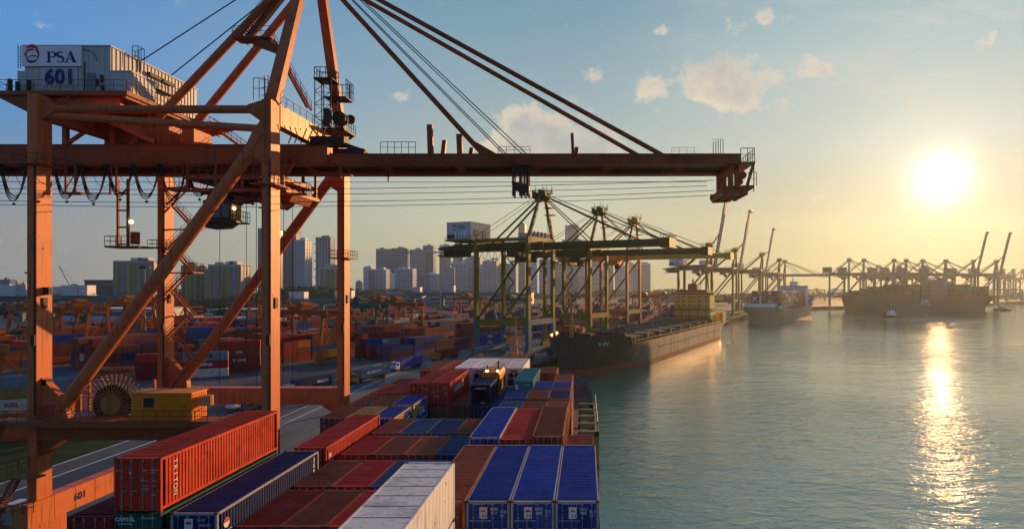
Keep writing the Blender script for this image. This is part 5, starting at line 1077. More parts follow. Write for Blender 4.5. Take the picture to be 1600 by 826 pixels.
# ------------------------------------------------------------------ yard containers
def yard_mesh(L):
    m = MB(); hl = L/2; hw = 1.22; H = 2.59
    m.box(-hw+.05,hw-.05,-hl+.06,hl-.06,.12,H-.06,0)
    for sx in (-1,1):
        x0, x1 = sorted((sx*hw, sx*(hw-.1)))
        for sy in (-1,1):
            y0, y1 = sorted((sy*hl, sy*(hl-.14))); m.box(x0,x1,y0,y1,0,H,1)
        m.box(x0,x1,-hl+.14,hl-.14,.0,.18,1); m.box(x0,x1,-hl+.14,hl-.14,H-.14,H-.003,1)
    for sy in (-1,1):
        y0, y1 = sorted((sy*hl, sy*(hl-.12))); m.box(-hw+.1,hw-.1,y0,y1,0,.18,1); m.box(-hw+.1,hw-.1,y0,y1,H-.14,H-.003,1)
    for x in (-.75,-.35,.35,.75): m.box(x-.03,x+.03,-hl+.0,-hl+.05,.2,H-.1,2)
    for k in range(int(L/.6)): y = -hl+.4+k*.6; m.box(-hw+.028,-hw+.052,y,y+.25,.2,H-.16,0); m.box(hw-.052,hw-.028,y,y+.25,.2,H-.16,0); m.box(-hw+.1,hw-.1,y,y+.25,H-.062,H-.035,0)
    return m.mesh('yard_container', [M_white, M_white, M_bar])
YM = {12.19: yard_mesh(12.19), 6.06: yard_mesh(6.06)}
rJ = random.Random(77)
def yc(label, color, L, loc, yaw, group):
    yaw += rJ.uniform(-.007,.007); loc = Vector(loc)+Vector((rJ.uniform(-.07,.07), rJ.uniform(-.12,.12), 0))
    o = bpy.data.objects.new('shipping_container', YM[L]); COL.objects.link(o); o.location = loc; o.rotation_euler = (0,0,yaw)
    for i in (0, 1): o.material_slots[i].link = 'OBJECT'; o.material_slots[i].material = paint(color)
    return tag(o, label, 'shipping container', group)
ORD = ['first','second','third','fourth','fifth','sixth','seventh','eighth','ninth','tenth','eleventh','twelfth','thirteenth','fourteenth','fifteenth','sixteenth','seventeenth','eighteenth','nineteenth','twentieth']
TIER = ['bottom','second','third','fourth','top']
# containers on the loaded ship: visible outer faces
def put3(m, x, y, z, L=12.19, mi=0): m.box(x-1.2,x+1.2,y,y+L,z,z+2.55,mi)
KC = ['rust brown','red','orange red','blue','grey','brown','slate blue','white','dark red','green','ochre']
m = MB(); count = 0
for b in range(11):
    y0 = 24+b*13.4; hh = (4,5,6,6,6,6,6,6,6,6,5)[b]
    for c in range(11):
        if b == 0 and c in (0, 10): continue
        for q_ in range(hh):
            x = -13.2+c*2.56+.4; z = 12.6+q_*2.6
            vis = (b in (0,1,2) and q_ >= hh-2) or (b == 0) or c == 10
            cl = r3.choice(KC)
            if vis and count < 62 and (c == 10 or b < 1 or (b < 3 and q_ == hh-1)):
                count += 1
                p = s3.matrix_basis @ Vector((x, y0+6.1, z))
                yc('%s container on the loaded ship, %s bay, %s stack, %s tier' % (cl, ORD[b], ORD[c], ORD[q_]), cl, 12.19, p, s3.rotation_euler.z, 'containers on the loaded ship beyond')
            else: put3(m, x, y0, z, mi=KC.index(cl))
for b in range(3):
    for c in range(11):
        for q_ in range(4): put3(m, -13.2+c*2.56+.4, 190+b*13.2, 12.6+q_*2.6, mi=r3.randrange(11))
tag(m.build('container_cargo', [paint(k) for k in KC], s3), kind='stuff')
m = MB()
for b in range(14):
    if b == 8: continue
    y0 = 17+b*13.6; hh = (3,4,5,5,6,6,6,5,6,7,6,6,5,5)[b]
    for c in range(13):
        for q_ in range(max(2, hh-r3.choice((0,0,1)))): put3(m, -15.4+c*2.56, y0, 19.3+q_*2.6, mi=r3.randrange(11))
KF = [material('far_cargo_%d' % i, c, rough=.8, fade=.1) for i, c in enumerate(((.05,.02,.015),(.06,.03,.02),(.03,.04,.05),(.06,.06,.06),(.015,.02,.04),(.07,.035,.02),(.035,.045,.055),(.06,.02,.015),(.045,.02,.015),(.015,.03,.02),(.06,.035,.02)))]  # dark paints carry the backlit dimness of the far stacks
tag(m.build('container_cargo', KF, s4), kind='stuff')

rY = random.Random(21)
def visible_px(p): return CX+p.x/p.y*F if p.y > 10 else -1e4
cands = []; stuff = MB()
blocks = [(52,7,4,None),(84,7,-44,None),(122,7,-58,None),(156,7,-150,None),(190,7,-190,None),(226,7,-200,None),(262,6,-200,None)]
PALD = ['rust brown','brown','dark red','red','orange red','blue','dark blue','slate blue','grey','cream','white','royal blue','blue grey','green','teal','orange']
WTS =  [20,18,17,11,7,9,11,7,3,3,1,4,2,2,1,4]
for bi, (t0, rows, s0, _) in enumerate(blocks):
    nb = 48 if bi else 40
    for b in range(nb):
        s = s0+b*13.0
        if s > 560: break
        if (b % 9) == 8: continue
        base_h = rY.choice([1,2,3,3,4,4]) if bi else rY.choice([1,2,3,3,4])
        twenty = rY.random() < .3; trend = rY.choices(PALD, WTS)[0]
        for r in range(rows):
            t = t0+r*2.75; hgt = max(0, min(4, base_h+rY.choice([-1,-1,0,0,0,1])))
            if rY.random() < .08: hgt = 0
            for q_ in range(hgt):
                for part in ((0,) if not twenty else (0,1)):
                    L = 12.19 if not twenty else 6.06
                    sc_ = s+6.1 if not twenty else s+3.03+part*6.3
                    p = Q(sc_, t, QZ+.02+q_*2.6); px = visible_px(p)
                    cl = trend if rY.random() < .35 else rY.choices(PALD, WTS)[0]
                    top = q_ == hgt-1
                    if px < -60 or px > 1660: continue
                    sc = F/p.y*(1.0 if (r == 0 or top) else .35)*(L/12.19)**.5
                    cands.append((sc, p, cl, L, bi, b, r, q_, hgt, part, twenty))
cands.sort(key=lambda c: -c[0])
for i, (sc, p, cl, L, bi, b, r, q_, hgt, part, tw) in enumerate(cands):
    if i < 150 and b < 20:
        tier = ('single' if hgt == 1 else 'top' if q_ == hgt-1 else TIER[q_])
        yc('%s%s container, %s yard block, %s bay, %s row, %s tier%s' % (cl, ' short' if tw else '', ORD[bi], ORD[b], ORD[r], tier, '' if not tw else (', near half' if part == 0 else ', far half')), cl, L, p, YAW_U, 'containers stacked in the yard blocks')
    else:
        c_, s_ = cos(YAW_U), sin(YAW_U); vs = []
        for z in (0, 2.55):
            for x_, y_ in ((-1.2,-L/2),(1.2,-L/2),(1.2,L/2),(-1.2,L/2)): vs.append((p.x+x_*c_-y_*s_, p.y+x_*s_+y_*c_, p.z+z))
        stuff.add(vs, [(0,3,2,1),(4,5,6,7),(0,1,5,4),(1,2,6,5),(2,3,7,6),(3,0,4,7)], PALD.index(cl))
tag(stuff.build('container_yard', [paint(k) for k in PALD]), kind='stuff')
# stacks the photograph shows by themselves: (px, py of the bottom left corner, list of tiers bottom to top, size, text)
def special(px, py, tiers, yaw, label, L=12.19, txt=None):
    d = F*(CAMZ-QZ)/(py-HY); x = (px-CX)*d/F
    for q_, (cl, tx) in enumerate(tiers):
        o = yc('%s container %s, %s' % (cl, label, 'the only one' if len(tiers) == 1 else ('at the ground','one up','two up','three up')[q_]), cl, L, (x,d,QZ+.03+q_*2.6), yaw, 'labelled containers in the yard')
        if tx: lettering(tx[0], tx[2], tx[1], o, (1.235, 0, 1.3), STARB, bold=.04)
LR = M_signred; M_lorange = material('letter_orange', (.70,.20,.03), fade=.1)
yL = YAW_U
special(182, 586, [('orange', ('HAPAG-LLOYD', M_navy, 1.25))], R(-68), 'with dark blue lettering lying alone on the open yard')
special(232, 592, [('dark red', None), ('dark red', None), ('red', None)], R(-68), 'in the stack standing beside the landside crane leg', L=6.06)
special(268, 590, [('dark red', None), ('dark red', None), ('rust brown', None)], R(-68), 'in the stack right behind the landside crane leg', L=6.06)
special(322, 588, [('cream', None), ('red', ('CHINA', M_white, 1.3)), ('grey', ('K LINE', M_navy, 1.3))], R(-68), 'in the stack left of the tall red pile')
special(375, 580, [('dark red', None), ('red', ('K LINE', M_white, 1.3)), ('rust brown', ('NYK', M_white, .9)), ('red', None)], R(-68), 'in the tall red pile between the crane braces')
special(600, 558, [('dark red', None), ('slate blue', ('CSAV', M_white, 1.3)), ('grey', ('CSAV', M_white, 1.3)), ('dark red', None)], R(-66), 'in the pile right of the far waterside leg')
special(590, 530, [('cream', None), ('cream', ('UASC', LR, 1.5))], R(-66), 'in the cream pair with orange letters left')
special(628, 524, [('cream', None), ('blue', None), ('cream', ('UASC', LR, 1.5))], R(-66), 'in the cream and blue pile, middle one')
special(765, 548, [('rust brown', None), ('royal blue', ('APL', M_white, 1.6)), ('royal blue', ('APL', M_white, 1.6))], R(-66), 'in the blue pile between the teal crane legs')
special(22, 640, [('cream', ('KISL', LR, 1.4)), ('ochre', None), ('grey', None)], R(-66), 'in the stack at the left picture edge')
special(-18, 690, [('orange red', None), ('orange red', None)], R(-66), 'in the low pair at the left picture edge')
special(210, 655, [('red', None)], R(-66), 'seen through the cable reel frame')
special(648, 590, [('rust brown', None)], R(-66), 'lying near the trucks on the quay road', L=6.06) if False else None

# ------------------------------------------------------------------ yard gantry cranes
def rtg(label, px, d, rz, mats, span=24, h=20, group='gantry cranes over the container yard', k=1.0):
    t = empty('gantry_crane', ((px-CX)*d/F, d, QZ), rz, label, 'gantry crane', group); lm = mats
    for x in (-span/2, span/2):
        for y in (-4, 4):
            parts(t, 'leg', lm, lambda m: (m.bar((x,y*1.25,1.6),(x,y*.8,h-1.6),.95*k,.95*k), m.tube((x-.4,y*1.25-1,.8),(x+.4,y*1.25-1,.8),.8,10), m.tube((x-.4,y*1.25+1,.8),(x+.4,y*1.25+1,.8),.8,10)))
        parts(t, 'sill_beam', lm, lambda m: (m.box(x-.5,x+.5,-6.4,6.4,1.3,2.5), m.box(x-.45,x+.45,-4,4,h-2.8,h-1.8), m.bar((x,-4.6,3),(x,3.4,h-3),.35,.35), m.bar((x,4.6,3),(x,-3.4,h-3),.35,.35)))
    parts(t, 'main_girder', lm, lambda m: [m.box(-span/2-2,span/2+2,y-.55,y+.55,h-1.8,h) for y in (-3.2,3.2)])
    parts(t, 'handrail', lm, lambda m: [m.rail([(-span/2-2,y,h),(span/2+2,y,h)],1.1,2.2,.07) for y in (-3.8,3.8)])
    parts(t, 'trolley', lm, lambda m: (m.box(-5,1,-3.6,3.6,h+.1,h+1.3), m.box(-4,-1,-2,2,h+1.3,h+3.2), m.tube((-.2,-2,h+1.9),(-.2,2,h+1.9),.7,8), m.box(1.2,3.4,-3,-1,h-4,h-1.9), m.box(-7,-5.2,-3,0,h+.1,h+2.0)))
    parts(t, 'hoist_rope', M_rope, lambda m: [m.tube((x,y,h),(x,y,h-9),.07,4) for x in (-3.5,-1) for y in (-1,1)])
    parts(t, 'spreader', lm, lambda m: (m.box(-3.4,-1.0,-6,6,h-9.5,h-9), m.box(-3.0,-1.4,-2,2,h-9,h-8)))
    parts(t, 'diesel_housing', M_yellow if mats is M_rtg else M_rtgg, lambda m: m.box(span/2+.6,span/2+2.2,-2.5,2.5,2.6,5.2))
    return t
aR = math.atan2(-UD.x, UD.y)
for lab, px, d, mt, hh in (
  ('orange yard gantry crane between the near and far waterside legs', 480, 232, M_rtg, 19.5),
  ('orange yard gantry crane right of the far waterside leg', 624, 322, M_rtg, 20),
  ('second orange yard gantry crane right behind the one near the cream stack', 600, 352, M_rtg, 20),
  ('dark green yard gantry crane beside the far waterside leg', 567, 300, M_rtgg, 20),
  ('orange yard gantry crane at far left behind the near landside leg', 55, 255, M_rtg, 20),
  ('orange yard gantry crane between the near landside leg and the long diagonal', 128, 262, M_rtg, 20),
  ('orange yard gantry crane just left of the far landside leg', 205, 300, M_rtg, 21),
  ('orange yard gantry crane directly behind the far landside leg', 256, 322, M_rtg, 21),
  ('orange yard gantry crane behind the near waterside leg', 420, 345, M_rtg, 20),
  ('orange yard gantry crane at the left picture edge, closest of all', -8, 150, M_rtg, 15),
  ('green yard gantry crane behind the teal legs of the 511 crane', 800, 420, M_rtgg, 20),
  ('orange yard gantry crane seen between the legs of the 511 crane', 735, 470, M_rtg, 20),
  ('orange yard gantry crane left of the cream yellow superstructure', 1010, 560, M_rtg, 20),
  ('orange yard gantry crane furthest right of the yard row', 1040, 640, M_rtg, 20),
  ('faint yard gantry crane behind the second olive crane', 905, 600, M_rtg, 20)):
    rtg(lab, px, d, aR, mt, h=hh)
for i, px in enumerate((1262,1278,1306,1560,1585)):
    rtg('hazy little gantry crane across the basin, %s from the left' % ORD[i], px, 1180, R(-20), M_pale, h=22, group='hazy gantry cranes across the basin', k=1.8)

# ------------------------------------------------------------------ trucks on the quay road
def truck(label, px, py, rz, cabm, ccol, txt=None, L=12.19):
    d = F*(CAMZ-QZ)/(py-HY); x = (px-CX)*d/F
    t = empty('container_truck', (x,d,QZ+.01), rz, label, 'truck', 'container trucks on the quay road')
    c = parts(t, 'cab', cabm, lambda m: (m.prism([(-8.9,.7),(-8.9,2.2),(-8.5,3.1),(-6.9,3.1),(-6.9,.7)],-1.2,1.2,'x')))
    parts(c, 'window', M_glass, lambda m: (m.box(-1.05,1.05,-8.86,-8.70,1.9,2.7), m.box(-1.23,-1.2,-8.4,-7.4,1.9,2.7), m.box(1.2,1.23,-8.4,-7.4,1.9,2.7)))
    parts(t, 'chassis', M_steel, lambda m: (m.box(-.5,.5,-8.6,6.2,.8,1.15), m.box(-1.15,1.15,-6.2,6.2,1.15,1.35), m.box(-1,1,-9,-8.8,.4,.9)))
    for y in (-8.0,-5.6,3.2,4.5): parts(t, 'wheel', M_dark, lambda m: [m.tube((s*1.2,y,.52),(s*.75,y,.52),.52,12) for s in (-1,1)])
    m_ = Matrix.Rotation(rz, 4, 'Z'); p = m_ @ Vector((0,0,1.37))
    o = yc('%s container riding on the %s' % (ccol, label.split(',')[0]), ccol, L, (x+p.x,d+p.y,QZ+.01+p.z), rz, 'containers on trucks')
    if txt: lettering(txt[0], txt[1], M_white, o, (1.235,txt[2],1.35), STARB, bold=.03)
truck('truck with orange cab, right of the far waterside leg', 580, 594, R(-20)+pi*0, material('cab_orange', (.62,.20,.03), fade=.2), 'grey', ('P&O NEDLLOYD', .9, 0))
truck('truck with cream cab, left of the far waterside leg', 488, 612, R(-20), material('cab_cream', (.5,.45,.32), fade=.2), 'dark blue', ('MAERSK', 1.1, 2.6))
truck('truck with white cab, far up the quay road', 640, 575, R(-20), M_sign, 'royal blue')
truck('truck with plain cab, beyond the white reefers', 700, 560, R(-22), material('cab_orange', (.62,.20,.03)), 'dark red')
truck('truck with dark cab, behind the yellow electric room', 405, 632, R(-14), M_sign, 'blue grey', ('HANJIN', 1.0, 0))
for i, (px, py, cl, nm) in enumerate(((365,632,(.55,.55,.55),'white'),(392,640,(.12,.12,.13),'dark'),(232,640,(.5,.5,.48),'silver'),(520,625,(.6,.6,.6),'pale'))):
    d = F*(CAMZ-QZ)/(py-HY); t = empty('pickup_truck', ((px-CX)*d/F,d,QZ+.01), R(-15-i*8), nm+' pickup truck on the quay road '+('behind the yellow room','beside the white pickup','beside the cable reel','near the far waterside leg')[i], 'pickup truck', 'pickups on the quay road')
    pm = material('car_'+nm, cl, fade=.1, rough=.3, coat=.5)
    b_ = parts(t, 'body', pm, lambda m: (m.box(-.9,.9,-2.5,2.5,.45,.98), m.prism([(-1.6,.98),(-1.1,1.62),(.3,1.62),(.6,.98)],-.8,.8,'x'), m.box(-.88,-.8,.7,2.45,.98,1.2), m.box(.8,.88,.7,2.45,.98,1.2)))
    parts(b_, 'window', M_glass, lambda m: (m.prism([(-1.5,1.02),(-1.1,1.5),(.25,1.5),(.45,1.02)],-.815,.815,'x')))
    for y_ in (-1.6,1.6): parts(t, 'wheel', M_dark, lambda m: [m.tube((s*.92,y_,.36),(s*.68,y_,.36),.36,12) for s in (-1,1)])

# light masts
for i, (px, py, d, lab) in enumerate(((46,425,470,'tall light mast at the far left of the yard'),(226,416,330,'light mast between the green and white flats and the yard'),(688,398,560,'slim light mast in front of the white tower blocks'),(1262,460,1150,'thin hazy mast over the basin shore'))):
    top = CAMZ+(HY-py)*d/F
    t = empty('light_mast', ((px-CX)*d/F,d,QZ), 0, lab, 'light mast', 'high light masts')
    parts(t, 'pole', material('mast_grey', (.25,.26,.26), fade=.2), lambda m: m.tube((0,0,0),(0,0,top-QZ),.55,8,r2=.25))
    parts(t, 'lamp_ring', M_steel, lambda m: (m.tube((0,0,top-QZ-.4),(0,0,top-QZ),2.3,12), [m.box(cos(a)*2.2-.5,cos(a)*2.2+.5,sin(a)*2.2-.5,sin(a)*2.2+.5,top-QZ-1.2,top-QZ-.4) for a in [k*pi/4 for k in range(8)]]))

# ------------------------------------------------------------------ overhead bridge cranes and sheds
def bridge(label, px0, py0, d0, px1, py1, d1, wd=9, ncol=4, houses=()):
    a = W(px0,py0,d0); b = W(px1,py1,d1); t = empty('overhead_crane_bridge', (a.x,a.y,QZ), 0, label, 'crane bridge', 'green overhead crane bridges')
    A = Vector((0,0,a.z-QZ)); B = Vector((b.x-a.x,b.y-a.y,b.z-QZ))
    parts(t, 'deck_beam', M_bridge, lambda m: (m.bar(A,B,wd*.5,3.4), m.bar(A+Vector((0,wd,0)),B+Vector((0,wd,0)),wd*.25,2.6), [m.bar(A.lerp(B,i/26)+Vector((0,-wd*.28,-2.2)),A.lerp(B,i/26)+Vector((0,wd,-2.2)),.5,.8) for i in range(27)]))
    for i in range(ncol):
        p = A.lerp(B,(i+.3)/ncol)
        parts(t, 'column', M_bridge, lambda m: (m.box(p.x-1.6,p.x+1.6,p.y-1.6,p.y+1.6,0,p.z-1.7), m.prism([(p.x-4,p.z-1.7),(p.x+4,p.z-1.7),(p.x+1.6,p.z-5),(p.x-1.6,p.z-5)],p.y-1.7,p.y+1.7,'y')))
    parts(t, 'handrail', M_bridge, lambda m: m.rail([A+Vector((0,-wd*.25,1.7)),B+Vector((0,-wd*.25,1.7))],1.6,3,.16))
    for f, w_, hh in houses:
        p = A.lerp(B,f); parts(t, 'crane_house', M_house, lambda m: (m.box(p.x-w_/2,p.x+w_/2,p.y-3,p.y+6,p.z+2.2,p.z+2.2+hh), m.box(p.x-w_/2-.4,p.x+w_/2+.4,p.y-3.4,p.y+6.4,p.z+1.7,p.z+2.2)))
bridge('green overhead crane bridge with white houses at the left behind the near leg', -30, 466, 480, 205, 464, 520, ncol=5, houses=((.05,38,9),(.20,26,9),(.62,22,8),(.55,20,7)))
bridge('green overhead crane bridge behind the orange gantry between the waterside legs', 445, 470, 560, 575, 468, 600, ncol=3, houses=((.15,14,6),(.7,16,7)))
bridge('green overhead crane bridge under the white tower blocks', 632, 459, 640, 805, 459, 700, ncol=4, houses=((.1,9,5),(.38,12,7)))
def shed(label, px0, px1, py_top, d, depth, matw, nf=4, roofm=None):
    x0 = (px0-CX)*d/F; x1 = (px1-CX)*d/F; H = CAMZ+(HY-py_top)*d/F-QZ
    t = empty('warehouse', ((x0+x1)/2,d,QZ), 0, label, 'warehouse'); w_ = (x1-x0)/2
    parts(t, 'wall', matw, lambda m: (m.box(-w_,w_,0,depth,0,H*.97), [m.box(-w_-.3,w_+.3,-.6,0,H*(i+.82)/nf-.5,H*(i+.82)/nf+.9) for i in range(nf)]))
    parts(t, 'roof', roofm or M_house, lambda m: m.box(-w_-1,w_+1,-1.5,depth+1,H*.97,H))
    parts(t, 'window', M_dglass, lambda m: [m.box(-w_+1,w_-1,-.25,-.05,H*(i+.25)/nf,H*(i+.62)/nf) for i in range(nf)])
M_shedw = material('shed_white', (.55,.56,.55), fade=.2, streak=.2, scale=.2); M_shedg = material('shed_grey', (.24,.28,.32), fade=.2, scale=.2)
shed('long pale warehouse with dark window bands behind the near waterside leg', 325, 450, 483, 470, 30, M_shedw, 3)
shed('white warehouse behind the orange gantries left of the far landside leg', 95, 240, 482, 420, 40, M_shedw, 2)
shed('long concrete multi storey warehouse under the tower blocks at the centre', 655, 830, 457, 760, 40, material('shed_cream', (.50,.47,.38), fade=.2, scale=.2), 4)
shed('grey blue warehouse with flat roof beside the dark trees', 600, 660, 458, 720, 40, M_shedg, 1, M_shedg)
shed('dark purple brick block on the left skyline', 132, 180, 437, 1050, 40, material('block_purple', (.15,.06,.08), fade=.2, scale=.2), 3, material('block_purple', (.15,.06,.08)))
shed('small low house with orange roof by the zigzag stair', 292, 330, 496, 390, 14, M_shedw, 1, material('roof_orange', (.42,.13,.06)))
shed('distant low terminal building right of the white towers', 1020, 1075, 462, 1000, 30, M_shedg, 2)

# ------------------------------------------------------------------ tower blocks
def tower(label, px0, px1, py_top, d, mwall, mwin=None, depth=None, nx=6, step=3.1, roofbits=3, yaw=0.0, group=None, fins=True, accent=None, band=.55, base=QZ, fur=None):
    x0 = (px0-CX)*d/F; x1 = (px1-CX)*d/F; H = CAMZ+(HY-py_top)*d/F-base; w_ = (x1-x0)/2; dp = depth or max(14, w_*1.1)
    yaw = yaw or ((int(px0*3+py_top)%5)-2)*.06
    t = empty('tower_block', ((x0+x1)/2,d,base), yaw, label, 'building', group)
    n = int(H/step)
    parts(t, 'wall', mwall, lambda m: (m.box(-w_,w_,0,dp,0,H), [m.box(-w_+(2*w_)*i/nx-.5*(1 if fins else .4),-w_+(2*w_)*i/nx+.5*(1 if fins else .4),-.9,0,0,H) for i in range(nx+1)], [m.box(w_,w_+.7,dp*i/3-.5,dp*i/3+.5,0,H) for i in range(4)]))
    parts(t, 'window', mwin or M_dglass, lambda m: [(m.box(-w_+.7,w_-.7,-.3,-.02,k*step+1.1,k*step+1.1+step*band), m.box(w_+.02,w_+.3,.7,dp-.7,k*step+1.1,k*step+1.1+step*band)) for k in range(n)])
    rr_ = random.Random(int(px0*7+px1))
    parts(t, 'roof', mwall, lambda m: (m.box(-w_-.5,w_+.5,-.8,dp+.5,H,H+.9), [m.box(x_:=rr_.uniform(-w_*.8,w_*.3), x_+w_*.5, dp*.2, dp*.7, H+.9, H+rr_.uniform(3,6)) for _ in range(roofbits)], m.tube((0,dp/2,H),(0,dp/2,H+9),.2,4)))
    if accent:
        parts(t, 'balcony', accent, lambda m: [(m.box(-w_*.86+2*w_*.86*i/3,-w_*.86+2*w_*.86*i/3+w_*.07,-1.8,-.9,2,H-2)) for i in range(4)]+[m.box(-w_*.35,w_*.35,-1.6,-.9,k*step+.2,k*step+1.0) for k in range(n)])
    return t
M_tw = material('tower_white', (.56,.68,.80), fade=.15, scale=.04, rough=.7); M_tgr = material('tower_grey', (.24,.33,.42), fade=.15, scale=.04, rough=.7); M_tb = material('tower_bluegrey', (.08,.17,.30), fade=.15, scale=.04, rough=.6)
M_hdb = material('flats_cream', (.48,.48,.42), fade=.15, scale=.06, rough=.8); M_lime = material('flats_lime', (.38,.46,.05), fade=.15, scale=.06, rough=.8); M_hdbg = material('flats_green', (.16,.30,.14), fade=.15, rough=.8)
gh = 'lime green and cream flats behind the yard'
tower('lime and cream flats, left of the long diagonal brace', 178, 240, 408, 880, M_hdb, nx=5, accent=M_lime, group=gh, depth=24)
tower('lime flats peeking between the diagonal brace and far landside leg', 238, 258, 412, 930, M_hdbg, nx=3, accent=M_lime, group=gh)
tower('lime flats just right of the far landside leg', 284, 306, 415, 900, M_hdbg, nx=3, accent=M_lime, group=gh)
tower('narrow lime flats between two wider ones', 306, 328, 420, 910, M_hdb, nx=3, accent=M_lime, group=gh)
tower('wide lime and cream flats left of the crane ropes', 326, 376, 414, 860, M_hdb, nx=5, accent=M_lime, group=gh, depth=24)
tower('low cream flats with dark bands beside the ropes', 374, 390, 438, 920, M_hdb, nx=3, group=gh)
tower('lime flats below the narrow dark tower', 500, 532, 418, 1000, M_hdb, nx=4, accent=M_lime, group=gh)
tower('tall blue glass tower left of the near waterside leg', 403, 432, 357, 1300, M_tb, nx=6, depth=26)
tower('tall glass tower with white frame right of the near waterside leg', 444, 462, 361, 1300, M_tb, nx=4, depth=26)
tower('tall pale tower with open balconies beside the glass tower', 460, 477, 375, 1290, M_tw, nx=4, depth=26)
nt = tower('narrow dark tower with side balconies between the crane legs', 494, 516, 371, 1250, M_tgr, nx=5, depth=24)
parts(nt, 'balcony', M_tgr, lambda m: [m.box(-19.5,-14,1,8,12+k*17,13.5+k*17) for k in range(7)])
gs = 'grey and white tower blocks on the skyline'
sky = [(568,580,417,2100,'w'),(577,587,423,1800,'b'),(588,610,389,1950,'g'),(612,636,388,1960,'b'),(640,660,390,1960,'g'),(661,677,384,2000,'b'),(587,603,421,1650,'w'),(617,645,420,1650,'w'),(652,663,429,1600,'g'),(665,683,428,1650,'w'),(687,703,383,2000,'g'),(693,707,418,1650,'w'),(712,728,412,1650,'w'),(731,750,402,1700,'w'),(754,776,408,1650,'w'),(779,797,412,1700,'g'),
  (810,820,350,2300,'b'),(824,838,400,1900,'w'),(843,860,405,1800,'w'),(864,880,410,1900,'g'),(883,903,352,2250,'b'),(905,918,384,2100,'g'),(921,938,395,2000,'w'),(942,958,410,1950,'g'),(963,982,415,1950,'w'),(988,1016,412,1850,'g'),(711,722,376,2300,'g'),(604,613,427,1750,'w'),(583,588,432,2200,'g'),(556,566,440,2300,'g')]
words_ = ['leftmost low grey tower block of the skyline','slim blue tower block by the leftmost one','stepped grey tower block left of the skyline bridge','broad white tower block under the skyline bridge','broad white tower block right of the first gap','tallest grey tower block at the end of the skyline bridge','small white block before the stepped grey one','white block in front of the broad white pair','lower white block before the tallest grey one','lower grey block next to the 511 crane boom end','white tower block left of the 511 house','white tower block directly under the 511 house','white tower block right under the 511 house','white block behind the landside legs of the 511 crane','broad white block between the 511 crane legs','grey block beside the waterside leg of the 511 crane','tall thin hazy tower left of the first crane mast','white block behind the diagonal of the 511 crane','wide white block between first and second crane','grey block between first and second crane','tall curved top blue tower between the crane masts','hazy stepped tower right of the blue one','hazy pale block behind the second crane legs','hazy grey block right of the second crane legs','hazy white block left of the last grey one','hazy grey block furthest right of the skyline','grey tower behind the 511 machinery house','small pale block between the white pairs','tiny grey block left of the skyline','tiny low block next to the crane leg']
MS = {'g':M_tgr,'w':M_tw,'b':M_tb,'tw':M_tw}
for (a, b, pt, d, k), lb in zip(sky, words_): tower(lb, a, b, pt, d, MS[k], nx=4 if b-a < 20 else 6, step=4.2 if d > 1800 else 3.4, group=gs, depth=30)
ex_ = random.Random(31)
spots_ = [(698,10,396),(708,8,388),(724,9,392),(737,8,386),(748,9,394),(768,9,390),(783,8,398),(797,9,394),(830,8,385),(853,10,392),(872,9,396),(893,8,388),(912,9,394),(930,10,398),(950,8,392),(968,9,400),(980,8,396),(1000,10,402)]
for i, (px_, w__, top_) in enumerate(spots_):
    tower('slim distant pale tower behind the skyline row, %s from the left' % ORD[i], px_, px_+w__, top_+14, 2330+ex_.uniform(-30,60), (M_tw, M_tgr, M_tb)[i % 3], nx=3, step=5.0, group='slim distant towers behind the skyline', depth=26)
sb_ = empty('sky_bridge', ((640-CX)*1990/F, 1990, 150), 0, 'dark roof bridge linking the tall tower blocks', 'bridge')
parts(sb_, 'deck', M_tgr, lambda m: m.box(-92,165,-6,20,-9,-5))
for i, (a, b, pt, d) in enumerate(((0,16,437,1500),(16,28,440,1550),(30,37,444,1500),(-20,0,441,1500))):
    tower(('bluish low block on the left skyline','pale low block on the left skyline beside the bluish one','brown low block on the left skyline','grey low block cut by the left picture edge')[i], a, b, pt, d, (M_tb,M_hdb,M_tgr,M_tgr)[i], nx=3, group='low blocks on the left skyline')
tc_ = empty('tower_crane', ((106-CX)*1200/F, 1200, QZ), 0, 'thin grey derrick crane leaning on the left skyline', 'crane')
parts(tc_, 'jib', M_pale, lambda m: (m.bar((6,0,26),(-17,0,68),1.2,1.2), m.tube((-17,0,68),(16,0,34),.25,4), m.box(8,20,-2,2,26,33), m.box(-10,30,-10,10,0,26)))

# ------------------------------------------------------------------ trees, far hills
M_leaf = material('foliage_dark', (.040,.075,.028), rough=.9, spec=.1, fade=.5, scale=.5); M_leaf2 = material('foliage_mid', (.060,.10,.035), rough=.9, spec=.1, fade=.5, scale=.5)
M_bark = material('bark', (.10,.07,.05), rough=.9, fade=.3)
def crown_mesh(R_, H_, n, seed, leaf):
    rt = random.Random(seed); m = MB(); lumps = [(rt.uniform(-.6,.6)*R_, rt.uniform(-.6,.6)*R_, rt.uniform(.30,.85)*H_, rt.uniform(.30,.5)*R_) for _ in range(9)]
    for i in range(n):
        lx, ly, lz, lr = rt.choice(lumps); v = Vector((rt.gauss(0,1), rt.gauss(0,1), rt.gauss(0,1))).normalized()*lr*rt.uniform(.55,1.08)
        c = Vector((lx,ly,lz))+v*1.0; a = Vector((rt.gauss(0,1),rt.gauss(0,1),rt.gauss(0,1))).normalized()*leaf; b = Vector((rt.gauss(0,1),rt.gauss(0,1),rt.gauss(0,1))).normalized()*leaf
        m.add([c-a*.5, c+b*.5, c+a*.6, c-b*.5], [(0,1,2,3)], i % 2)
    return m.mesh('crown', [M_leaf, M_leaf2])
CR = [crown_mesh(6.5, 9, 900, s, 1.3) for s in (1,2,3)]
